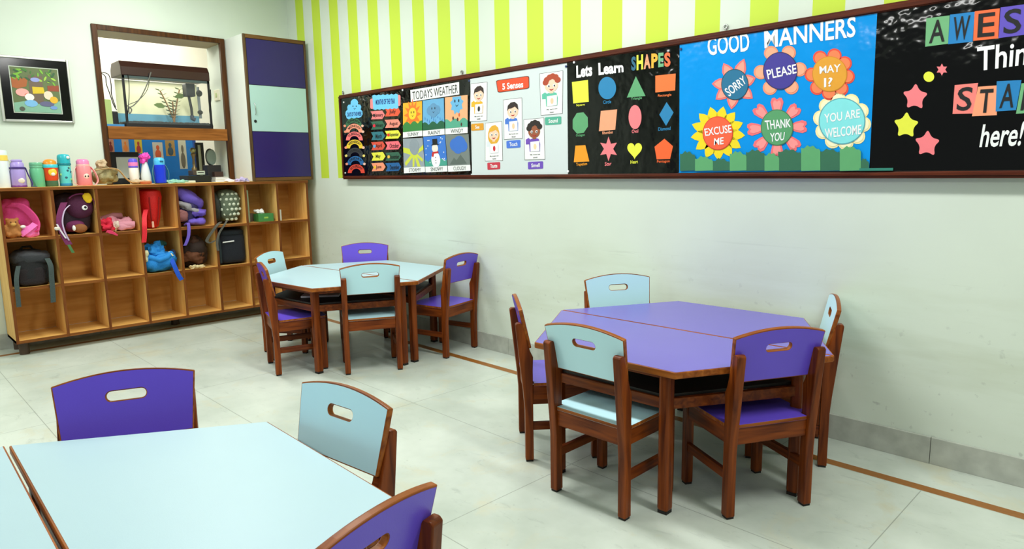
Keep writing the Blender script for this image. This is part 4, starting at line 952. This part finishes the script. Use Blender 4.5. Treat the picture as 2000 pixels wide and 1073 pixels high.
obj('sticker', MB().blob((X_+.046, y+.004, TZ+.11), (.007, .028, .03)), col_('sticker_yellow', (246, 206, 60)), t, smooth=True); obj('sticker', MB().blob((X_+.050, y+.006, TZ+.095), (.006, .014, .014)), col_('sticker_pale', (236, 226, 220)), t, smooth=True)
TEAL = col_('teal_plastic', (40, 178, 190))
t, y = bottle('drinking_bottle', 'tall teal bottle with a patterned body and flip lid', 130, X_, [
    ('base', [(.040, 0), (.044, .004), (.044, .022)], col_('base_blue', (40, 150, 210))), ('body', [(.043, .022), (.0435, .155), (.042, .165)], col_('teal_body', (92, 206, 206))), ('collar', [(.047, .163), (.048, .168), (.046, .178)], col_('teal_dark', (14, 128, 140))), ('lid', [(.044, .176), (.045, .215), (.042, .236), (.034, .246), (.01, .25)], TEAL)])
obj('button', MB().blob((X_+.038, y+.022, TZ+.222), (.012, .012, .012)), WHITE, t, smooth=True)
random.seed(5)
for i in range(7):
    a = random.uniform(-.9, .9); z = random.uniform(.04, .15)
    obj('pattern_patch', MB().blob((X_+.041*math.cos(a), y+.041*math.sin(a), TZ+z), (.004, .010, .010)), col_(('patch_a', 'patch_b')[i % 2], ((40, 90, 110), (150, 214, 130))[i % 2]), t, smooth=True)
PKB = col_('bottle_pink', (240, 146, 152))
t, y = bottle('drinking_bottle', 'pink bottle with a pale strap and a small face sticker', 166, X_, [
    ('body', [(.05, 0), (.055, .008), (.055, .135), (.05, .155)], PKB), ('ring', [(.048, .155), (.048, .166), (.046, .17)], col_('peach', (246, 178, 170))), ('lid', [(.046, .17), (.045, .195), (.034, .208), (.01, .211)], col_('lid_pink', (240, 136, 184)))])
for s_ in (-1, 1): obj('strap', MB().ribbon([(X_+.01, y+s_*.05, TZ+.15), (X_+.03, y+s_*.075, TZ+.1), (X_+.045, y+s_*.085, TZ+.04), (X_+.06, y+s_*.06, TZ+.006), (X_+.08, y+s_*.03, TZ+.005)], (1, .2*s_, .1), .024, .003), col_('strap_pink', (250, 176, 176), .6), t)
obj('sticker', MB().blob((X_+.052, y+.006, TZ+.075), (.006, .020, .022)), col_('sticker_skin', (248, 216, 200)), t, smooth=True)
for dy in (-.008, .012): obj('sticker_dot', MB().blob((X_+.058, y+.006+dy, TZ+.075), (.002, .005, .007)), INK, t)
t, y = bottle('drinking_bottle', 'cream bottle with a violet and pink lid in front of the framed notice', 264, .22, [
    ('body', [(.034, 0), (.036, .006), (.036, .135), (.032, .14)], col_('bottle_cream', (240, 230, 218))), ('ring', [(.037, .14), (.037, .152), (.036, .154)], col_('violet', (110, 84, 210))), ('collar', [(.037, .154), (.037, .18), (.036, .184)], col_('ring_pink', (240, 130, 190))), ('lid', [(.035, .184), (.034, .2), (.026, .212), (.008, .216)], col_('lid_violet', (92, 84, 220)))])
t, y = bottle('spray_bottle', 'white tapering bottle with a bright pink fluffy top', 287, .22, [
    ('body', [(.036, 0), (.040, .01), (.040, .07), (.026, .15), (.018, .185)], col_('white_plastic', (222, 230, 230)))])
obj('top', MB().blob((.22, y, TZ+.215), (.032, .034, .032), amp=.02, seed=3, freq=40), col_('hot_pink', (240, 70, 180), .6), t, smooth=True)
t, y = bottle('drinking_bottle', 'bright blue bottle with a sky blue lid, third from the right end of the bottles', 315, .25, [
    ('base', [(.040, 0), (.048, .003), (.048, .008)], BLACKM), ('body', [(.045, .008), (.047, .04), (.044, .07), (.047, .10), (.046, .16)], col_('royal_blue', (22, 56, 220))), ('lid', [(.043, .16), (.044, .19), (.040, .212), (.024, .222), (.008, .223)], col_('sky_lid', (80, 190, 240)))])
bpy.data.objects[t.name]['label'] = 'bright royal blue bottle with a sky blue lid in front of the photo board'
obj('spout', MB().box(.285, .30, y-.008, y+.02, TZ+.186, TZ+.196), col_('spout', (20, 90, 130)), t, bevel=.003)
for s_ in (-1, 1): obj('strap', MB().ribbon([(.25, y+s_*.045, TZ+.16), (.265, y+s_*.064, TZ+.1), (.265, y+s_*.058, TZ+.03), (.26, y+s_*.05, TZ+.006)], (1, 0, 0), .016, .003), col_('strap_teal', (70, 140, 150), .6), t)

FAB = dict(bump=.25, bscale=160)
def fab(n, rgb, rough=.8): return mat(n, rgb, rough, .12, 14, **FAB)
# camouflage pouch heap with its strap
q = px(210, 360, 0, .22); t = thing('drawstring_pouch', 'crumpled olive and beige pouch with a long strap between the pink and cream bottles', 'pouch', (.22, q.y, TZ))
m = MB().blob((.22, q.y-.01, TZ+.075), (.07, .085, .075), .8, .02, 4, 22, flat=True); obj('pouch_body', m, mat('olive_print', (150, 140, 96), .6, .6, 30, .3, 60), t, smooth=True)
m = MB().blob((.22, q.y-.03, TZ+.165), (.035, .04, .04), .9, .016, 6, 30); obj('gathered_neck', m, mat('beige_cloth', (196, 172, 136), .6, .3, 30, .3, 60), t, smooth=True)
obj('strap', MB().ribbon([(.28, q.y-.09, TZ+.12), (.30, q.y, TZ+.135), (.28, q.y+.075, TZ+.12), (.27, q.y+.13, TZ+.05), (.28, q.y+.18, TZ+.012), (.29, q.y+.25, TZ+.018), (.28, q.y+.30, TZ+.008)], (1, 0, .3), .024, .004), mat('beige_strap', (206, 176, 130), .6, .2, 30), t)
m = MB().blob((.27, q.y+.24, TZ+.018), (.04, .075, .017), .9, .012, 8, 30, flat=True); obj('strap_heap', m, mat('beige_cloth', (196, 172, 136)), t, smooth=True)
q = px(285, 356, 0, .33); tag(obj('clay_dish', MB().lathe([(.03, 0), (.042, .004), (.045, .022), (.04, .024), (.03, .008)], (.33, q.y, TZ), 20), mat('clay', (206, 112, 66), .7), origin=(.33, q.y, TZ), smooth=True), 'small terracotta dish at the front edge of the shelf top', 'dish')
q = px(345, 356, 0, .25); tag(obj('crumpled_wrapper', MB().blob((.25, q.y, TZ+.014), (.035, .09, .016), .9, .014, 5, 34, flat=True), mat('mint_wrapper', (140, 196, 176), .4, .3, 20), origin=(.25, q.y, TZ), smooth=True), 'crumpled mint wrapper on the shelf top right of the blue bottle', 'wrapper')
q = px(452, 351, 0, .3); tag(obj('white_cloth', MB().blob((.28, q.y, TZ+.010), (.05, .05, .013), .9, .01, 9, 34, flat=True), mat('white_cloth', (236, 236, 236), .8, .05), origin=(.28, q.y, TZ), smooth=True), 'small white cloth on the shelf top left of the tall cabinet', 'cloth')
q = px(471, 351, 0, .3); tag(obj('lilac_tissue', MB().blob((.40-.03, q.y-.02, TZ+.012), (.022, .05, .014), .9, .02, 12, 40, flat=True), mat('lilac_cloth', (190, 176, 214), .8, .2), origin=(.37, q.y, TZ), smooth=True), 'crumpled lilac tissue at the foot of the tall cabinet', 'tissue')
q = px(340, 350, 0, .06); tag(obj('white_tray', MB().box(.02, .16, q.y-.13, q.y+.15, TZ, TZ+.02), mat('tray_white', (214, 224, 206), .4), origin=(.1, q.y, TZ), bevel=.004), 'flat off-white tray behind the blue bottle', 'tray')

# ------------------------------------------------------------------ bags and toys in the pigeonholes
ZF = (.894, .522, .123)
def cell(c, r): return (DY[c]+.008, DY[c+1]-.008, ZF[r])
def strap3(name, pts, w_, m, parent, th=.004, side=(0, 1, 0)): return obj(name, MB().ribbon(pts, side, w_, th), m, parent)
def at(u, v, x): return px(u, v, 0, x)
# pink backpack and teddy, top left
a, b_, z = cell(0, 0)
PK = fab('bag_pink', (230, 76, 150)); PK2 = fab('bag_pink_light', (244, 120, 196))
t = thing('backpack', 'pink backpack squeezed into the top left pigeonhole behind a teddy', 'bag', (.2, (a+b_)/2, z))
obj('bag_body', MB().blob((.15, a+.115, z+.145), (.12, .105, .155), .7, .02, 1, 9, flat=True), PK, t, smooth=True)
obj('shoulder_strap', MB().ribbon([(.27, a+.06, z+.25), (.30, a+.13, z+.24), (.31, a+.19, z+.17), (.31, a+.215, z+.10), (.33, a+.20, z+.04)], (.6, .5, .3), .05, .014), PK, t)
obj('front_flap', MB().blob((.31, a+.155, z+.045), (.03, .065, .045), .8, .01, 2, 20), PK2, t, smooth=True)
obj('flap_tip', MB().ribbon([(.33, a+.10, z+.02), (.345, a+.15, z+.06), (.34, a+.20, z+.10)], (.3, .6, -.5), .04, .012), PK2, t)
TD = fab('teddy_brown', (176, 116, 60), .9); TD2 = fab('teddy_light', (206, 160, 84), .9)
td = thing('teddy_bear', 'small brown teddy bear leaning on the pink backpack', 'soft toy', (.32, a+.06, z))
m = MB().blob((.315, a+.055, z+.05), (.035, .045, .05)).blob((.325, a+.06, z+.115), (.035, .04, .036)).blob((.32, a+.03, z+.142), (.012, .014, .014)).blob((.32, a+.092, z+.142), (.012, .014, .014)).blob((.34, a+.025, z+.03), (.03, .018, .018)).blob((.34, a+.09, z+.03), (.03, .018, .018)).blob((.335, a+.015, z+.075), (.014, .014, .03)).blob((.335, a+.1, z+.075), (.014, .014, .03))
obj('bear_body', m, TD, td, remesh=.006)
obj('muzzle', MB().blob((.352, a+.062, z+.108), (.014, .018, .014)), TD2, td, smooth=True)
for dy in (-.014, .016): obj('eye', MB().blob((.356, a+.062+dy, z+.124), (.004, .004, .004)), INK, td)
obj('ribbon_bow', MB().blob((.35, a+.12, z+.085), (.012, .018, .012)), mat('ribbon_white', (230, 226, 220), .6), td, smooth=True)
# maroon backpack, col 1
a, b_, z = cell(1, 0); MR = fab('maroon_fabric', (74, 18, 56)); MR2 = fab('maroon_light', (112, 34, 86))
t = thing('backpack', 'dark maroon round backpack with a yellow patch and a white button in the second pigeonhole', 'bag', (.2, (a+b_)/2, z))
obj('bag_body', MB().blob((.17, a+.15, z+.155), (.14, .13, .16), .7, .015, 3, 8, flat=True), fab('maroon_dark', (36, 12, 32)), t, smooth=True)
bl = obj('round_pocket', MB().blob((.28, a+.185, z+.215), (.07, .10, .10), .95), MR, t, smooth=True)
q = at(171, 387, .35); obj('yellow_patch', MB().blob((.345, q.y, q.z), (.012, .03, .04), .8, .006, 1, 20), fab('yellow_felt', (226, 186, 20)), bl, smooth=True)
q = at(166, 406, .36); bt = obj('white_button', MB().blob((.352, q.y, q.z), (.008, .02, .02)), WHITE, bl, smooth=True); obj('button_centre', MB().blob((.359, q.y+.003, q.z+.003), (.004, .010, .010)), INK, bt, smooth=True)
obj('piping', MB().tube([(.345, a+.185+.102*math.cos(k_*.3), z+.215+.102*math.sin(k_*.3)) for k_ in range(-1, 9)], .005), MR2, bl, smooth=True)
obj('lower_pocket', MB().blob((.26, a+.14, z+.065), (.07, .075, .05), .8), MR2, t, smooth=True)
q = at(152, 450, .34); obj('brown_lining', MB().blob((.33, q.y+.02, z+.045), (.02, .05, .035)), fab('lining_brown', (140, 86, 44)), t, smooth=True)
q = at(145, 446, .36); obj('white_tab', MB().blob((.352, q.y, q.z), (.008, .012, .022)), WHITE, t, smooth=True)
st = strap3('shoulder_strap', [at(125, 396, .36), at(119, 412, .38), at(116, 430, .395), at(120, 448, .398), at(128, 466, .40), at(135, 478, .402)], .045, MR2, t, .008)
strap3('strap_binding', [at(136, 401, .37), at(126, 412, .39), at(122, 432, .402), at(126, 452, .406), at(135, 470, .408)], .010, mat('lilac_binding', (190, 170, 200), .5), st)
strap3('strap_binding', [at(111, 438, .40), at(118, 450, .404), at(129, 466, .408)], .012, mat('pale_binding', (214, 206, 214), .5), st)
strap3('strap_end', [at(131, 472, .402), at(136, 482, .404), at(143, 494, .404)], .02, mat('green_webbing', (70, 120, 66), .7), st)
obj('strap_tassel', MB().blob(tuple(at(112, 447, .40)), (.012, .02, .012), .9, .004, 2, 40), mat('tassel_cream', (220, 214, 200), .8), t, smooth=True)
# pink and red cloths, col 2
a, b_, z = cell(2, 0)
t = thing('folded_jacket', 'dusty pink crumpled jacket lying in the third pigeonhole', 'jacket', (.2, a+.17, z))
DP_ = fab('dusty_pink', (206, 140, 156))
obj('jacket_heap', MB().blob((.2, a+.15, z+.055), (.14, .125, .055), .8, .03, 5, 16, flat=True), DP_, t, smooth=True)
obj('sleeve', MB().tube([(.28, a+.1, z+.05), (.30, a+.16, z+.055), (.31, a+.23, z+.05), (.315, a+.265, z+.045)], .030, 14), DP_, t, smooth=True)
obj('rolled_sleeve', MB().tube([(.2, a+.06, z+.10), (.22, a+.14, z+.125), (.2, a+.2, z+.12)], .026, 12), fab('rose_brown', (170, 110, 116)), t, smooth=True)
obj('pale_lining', MB().blob((.3, a+.12, z+.05), (.04, .05, .035), .9, .015, 7, 30), fab('pale_lining', (222, 206, 190)), t, smooth=True)
t = thing('red_scarf', 'bright red scarf bundled at the front of the third pigeonhole, one end hanging out', 'scarf', (.35, a+.05, z))
obj('scarf_bundle', MB().blob((.345, a+.05, z+.055), (.04, .055, .05), .9, .022, 6, 30, flat=True), fab('scarf_red', (206, 24, 56)), t, smooth=True)
obj('scarf_end', MB().ribbon([at(208, 452, .385), at(218, 454, .40), at(230, 460, .41)], (.4, .5, .8), [.03, .026, .006], .008), fab('scarf_pink', (236, 60, 110)), t)
# red bag, col 3
a, b_, z = cell(3, 0); RD = fab('bag_red', (206, 12, 10), .6)
t = thing('shoulder_bag', 'bright red bag standing on its narrow end in the fourth pigeonhole', 'bag', (.2, a+.12, z))
m = MB(); mm = Matrix.Rotation(.1, 4, 'X')
for k_ in range(1): m.lathe([(.03, 0), (.055, .02), (.075, .10), (.09, .2), (.10, .27), (.092, .318), (.05, .334)], (.22, a+.125, z), 28, 1.2, .95)
obj('bag_body', m, RD, t, smooth=True)
for dy in (-.03, .035): obj('seam', MB().tube([(.22+.128*f, a+.125+dy*1.2*g_, z+h_) for f, g_, h_ in ((.62, .5, .03), (.72, .7, .1), (.86, .9, .2), (.95, 1, .27))], .004), fab('bag_red_dark', (140, 6, 8)), t, smooth=True)
q = at(299, 438, .33); obj('buckle', MB().box(.318, .326, q.y-.008, q.y+.010, q.z-.03, q.z+.022), mat('buckle_pale', (226, 180, 160), .3), t, bevel=.003)
strap3('shoulder_strap', [at(285, 410, .31), at(282, 424, .37), at(282, 440, .405), at(282.5, 456, .408), at(281, 474, .406)], .036, fab('strap_red', (222, 24, 44), .6), t, .006)
# purple bag, col 4
a, b_, z = cell(4, 0); PP = fab('bag_purple', (108, 86, 190))
t = thing('sling_bag', 'purple bag slumped in the fifth pigeonhole with a strap hanging out', 'bag', (.2, a+.14, z))
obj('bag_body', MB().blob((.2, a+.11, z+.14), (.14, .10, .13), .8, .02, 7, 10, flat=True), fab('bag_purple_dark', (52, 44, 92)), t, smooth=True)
M = Matrix.Rotation(-.55, 4, 'X'); obj('flap', MB().blob((.25, a+.125, z+.245), (.11, .135, .055), .8, .012, 8, 12, M=M), PP, t, smooth=True)
obj('grey_lining', MB().blob((.30, a+.10, z+.165), (.06, .10, .03), .8, .012, 3, 20, M=M), fab('lining_grey', (150, 146, 150)), t, smooth=True)
obj('folded_corner', MB().blob((.31, a+.19, z+.115), (.05, .07, .03), .8, .012, 4, 20), PP, t, smooth=True)
obj('lower_fold', MB().blob((.29, a+.16, z+.04), (.07, .08, .035), .8, .012, 9, 18, flat=True), PP, t, smooth=True)
obj('brown_pouch', MB().blob((.34, a+.04, z+.10), (.02, .04, .05), .9, .01, 5, 20), fab('pouch_brown', (136, 84, 84)), t, smooth=True)
strap3('shoulder_strap', [at(362, 440, .36), at(367, 436, .395), at(369, 448, .405), at(368, 462, .407), at(364, 474, .406), at(361, 480, .404)], .026, PP, t, .006)
# polka dot bag, col 5
a, b_, z = cell(5, 0); GY = fab('grey_green', (92, 104, 84))
t = thing('dotted_bag', 'grey green bag with white dots in the sixth pigeonhole with straps hanging out', 'bag', (.2, a+.15, z))
by, bz, ry_, rz_, rx_ = a+.165, z+.155, .105, .15, .12
bd = obj('bag_body', MB().blob((.23, by, bz), (rx_, ry_, rz_), .7, .01, 4, 10, flat=True), GY, t, smooth=True)
WD = mat('dot_white', (200, 208, 186), .7)
for i in range(6):
    for j_ in range(5):
        dy = (j_-2)*.04+(.02 if i % 2 else 0); dz = (i-2.5)*.045
        if abs(dy) > .085: continue
        e = 1-(abs(dy)/ry_)**2.86-(abs(dz)/rz_)**2.86
        if e < .12: continue
        obj('white_dot', MB().blob((.23+rx_*e**.35, by+dy, bz+dz), (.008, .015, .014)), WD, bd, smooth=True)
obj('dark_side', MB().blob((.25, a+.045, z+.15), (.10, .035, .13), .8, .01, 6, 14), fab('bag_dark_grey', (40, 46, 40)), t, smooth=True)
GS = fab('strap_grey', (86, 84, 76))
strap3('shoulder_strap', [at(431, 434, .36), at(424, 440, .40), at(415, 452, .406), at(408, 462, .407), at(404, 471, .405), at(411, 475, .403), at(419, 470, .401)], .028, GS, t, .006)
strap3('shoulder_strap', [at(444, 430, .37), at(438, 440, .403), at(428, 456, .41), at(424, 474, .412), at(426, 490, .410)], .02, GS, t, .005)
# col 6: folder, tissue box, tape roll
a, b_, z = cell(6, 0)
tag(obj('file_folder', MB().box(.08, .34, a+.004, a+.038, z, z+.30), mat('sage_board', (150, 166, 130), .5), origin=(.2, a+.02, z), bevel=.002), 'tall sage green file standing at the left of the seventh pigeonhole', 'file')
t = thing('tissue_box', 'green tissue box with a white tissue in the seventh pigeonhole', 'box', (.3, a+.19, z))
obj('box_body', MB().box(.24, .35, a+.115, a+.265, z, z+.075), mat('tissue_green', (62, 132, 66), .5), t, bevel=.003)
obj('tissue', MB().blob((.295, a+.15, z+.09), (.04, .035, .022), .9, .014, 3, 34), WHITE, t, smooth=True)
obj('printed_mark', MB().box(.35, .3508, a+.17, a+.21, z+.03, z+.045), mat('mark_lime', (160, 200, 80), .5), t)
tag(obj('round_tin', MB().lathe([(.05, 0), (.052, .004), (.052, .07), (.05, .074)], (.16, a+.10, z), 24), mat('tin_brown_grey', (120, 106, 92), .4), origin=(.16, a+.1, z), smooth=True), 'brown grey round tin behind the green tissue box', 'tin')
a, b_, z = cell(7, 0)
tag(obj('white_carton', MB().box(.27, .36, a+.004, a+.034, z, z+.105), mat('carton_white', (226, 226, 214), .5), origin=(.3, a+.02, z), bevel=.002), 'small white upright carton in the last pigeonhole of the top row', 'carton')
# middle row: black backpack
a, b_, z = cell(0, 1); BK = fab('bag_black', (20, 21, 24)); BK2 = fab('bag_black_grey', (46, 48, 54), .6)
t = thing('backpack', 'black backpack in the left pigeonhole of the middle row, straps hanging down', 'bag', (.2, (a+b_)/2, z))
obj('bag_body', MB().blob((.2, a+.15, z+.13), (.16, .125, .135), .6, .012, 2, 8, flat=True), BK, t, smooth=True)
obj('top_flap', MB().blob((.27, a+.15, z+.215), (.10, .125, .055), .7, .012, 3, 12), BK2, t, smooth=True)
obj('front_pocket', MB().blob((.335, a+.14, z+.075), (.03, .09, .07), .5, .004, 3, 12), fab('pocket_black_brown', (26, 16, 20)), t, smooth=True)
obj('grab_handle', MB().tube([(.2, a+.10, z+.265), (.22, a+.12, z+.295), (.22, a+.17, z+.295), (.2, a+.19, z+.265)], .008), BK, t, smooth=True)
SG = fab('strap_grey_green', (60, 74, 72))
strap3('shoulder_strap', [at(92, 505, .37), at(99, 520, .40), at(101, 545, .406), at(103, 570, .407), at(104, 591, .405)], .034, SG, t, .006)
strap3('shoulder_strap', [at(36, 520, .37), at(32, 545, .40), at(34, 570, .405), at(37, 600, .403)], .030, SG, t, .006)
# blue drawstring bag
a, b_, z = cell(3, 1); BB = fab('bag_sky', (30, 134, 214)); BB2 = fab('bag_navy_strap', (24, 84, 206))
t = thing('drawstring_bag', 'sky blue crumpled drawstring bag in the middle row, blue strap hanging out', 'bag', (.25, (a+b_)/2, z))
obj('bag_body', MB().blob((.28, a+.13, z+.085), (.11, .13, .09), .75, .022, 11, 12, flat=True), BB, t, smooth=True)
obj('gathered_top', MB().blob((.28, a+.11, z+.19), (.07, .075, .06), .8, .03, 12, 18), BB, t, smooth=True)
obj('fold', MB().tube([(.36, a+.04, z+.14), (.385, a+.11, z+.11), (.385, a+.17, z+.125), (.36, a+.22, z+.16)], .022, 12), BB, t, smooth=True)
obj('dark_inside', MB().blob((.24, a+.17, z+.23), (.06, .05, .03), .9, .01, 3, 20), fab('inside_green', (20, 74, 66)), t, smooth=True)
obj('cream_cord', MB().tube([at(330, 492, .36), at(334, 496, .385), at(338, 500, .39)], .006), mat('cord_cream', (220, 214, 170), .7), t, smooth=True)
obj('cream_lining', MB().blob((.35, a+.02, z+.15), (.02, .02, .05), .9, .008, 3, 20), mat('cord_cream', (220, 214, 170)), t, smooth=True)
obj('dark_side_pocket', MB().blob((.31, a+.245, z+.12), (.06, .02, .06), .9, .01, 5, 18), fab('pocket_navy', (18, 34, 70)), t, smooth=True)  # small navy blob at the right end of the bag
strap3('shoulder_strap', [at(334, 505, .38), at(339, 516, .402), at(345, 530, .408), at(350, 540, .408), at(355, 547, .406)], .036, BB2, t, .006, (0, 1, .3))
# brown dark bag
a, b_, z = cell(4, 1); t = thing('soft_toy_dog', 'dark brown floppy bundle in the middle row beneath the purple bag', 'bag', (.22, (a+b_)/2, z))
t.name = 'bundle_bag'; t['label'] = 'dark brown bag slumped in the middle row beneath the purple bag'
obj('bag_body', MB().blob((.19, a+.14, z+.14), (.14, .12, .15), .8, .02, 13, 10, flat=True), fab('bag_dark_brown', (40, 22, 14)), t, smooth=True)
obj('front_flap', MB().blob((.30, a+.12, z+.10), (.05, .10, .05), .8, .02, 14, 16), fab('bag_brown', (96, 52, 24)), t, smooth=True)
obj('top_knot', MB().blob((.27, a+.15, z+.22), (.05, .05, .06), .9, .02, 15, 20), fab('bag_brown_mid', (66, 36, 20)), t, smooth=True)
q = at(377, 523, .36); tag(obj('white_lace', MB().blob((.355, q.y, z+.016), (.018, .022, .017), .9, .01, 3, 40, flat=True).blob((.35, q.y+.06, z+.014), (.016, .05, .015), .9, .01, 5, 40, flat=True), mat('lace_cream', (214, 196, 150), .7, .2), origin=(.35, q.y, z), smooth=True), 'small cream lace lying in front of the dark brown bag', 'lace')
# navy lunch bag
a, b_, z = cell(5, 1)
t = thing('lunch_bag', 'navy black boxy bag with a white stripe in the middle row below the dotted bag', 'bag', (.2, (a+b_)/2, z))
obj('bag_body', MB().blob((.21, a+.155, z+.145), (.14, .12, .15), .35, .004, 3, 6, flat=True), fab('bag_navy', (12, 18, 30)), t, smooth=True)
obj('upper_lid', MB().blob((.22, a+.155, z+.29), (.13, .118, .03), .5), fab('bag_navy_top', (18, 26, 34)), t, smooth=True)
p0, p1 = at(435, 474, .355), at(457, 471, .355); obj('white_stripe', MB().tube([p0, p1], .006), WHITE, t, smooth=True)
obj('side_strap', MB().ribbon([(.33, a+.03, z+.27), (.35, a+.03, z+.15), (.345, a+.03, z+.02)], (0, 1, 0), .02, .004), fab('strap_navy', (30, 44, 48)), t)
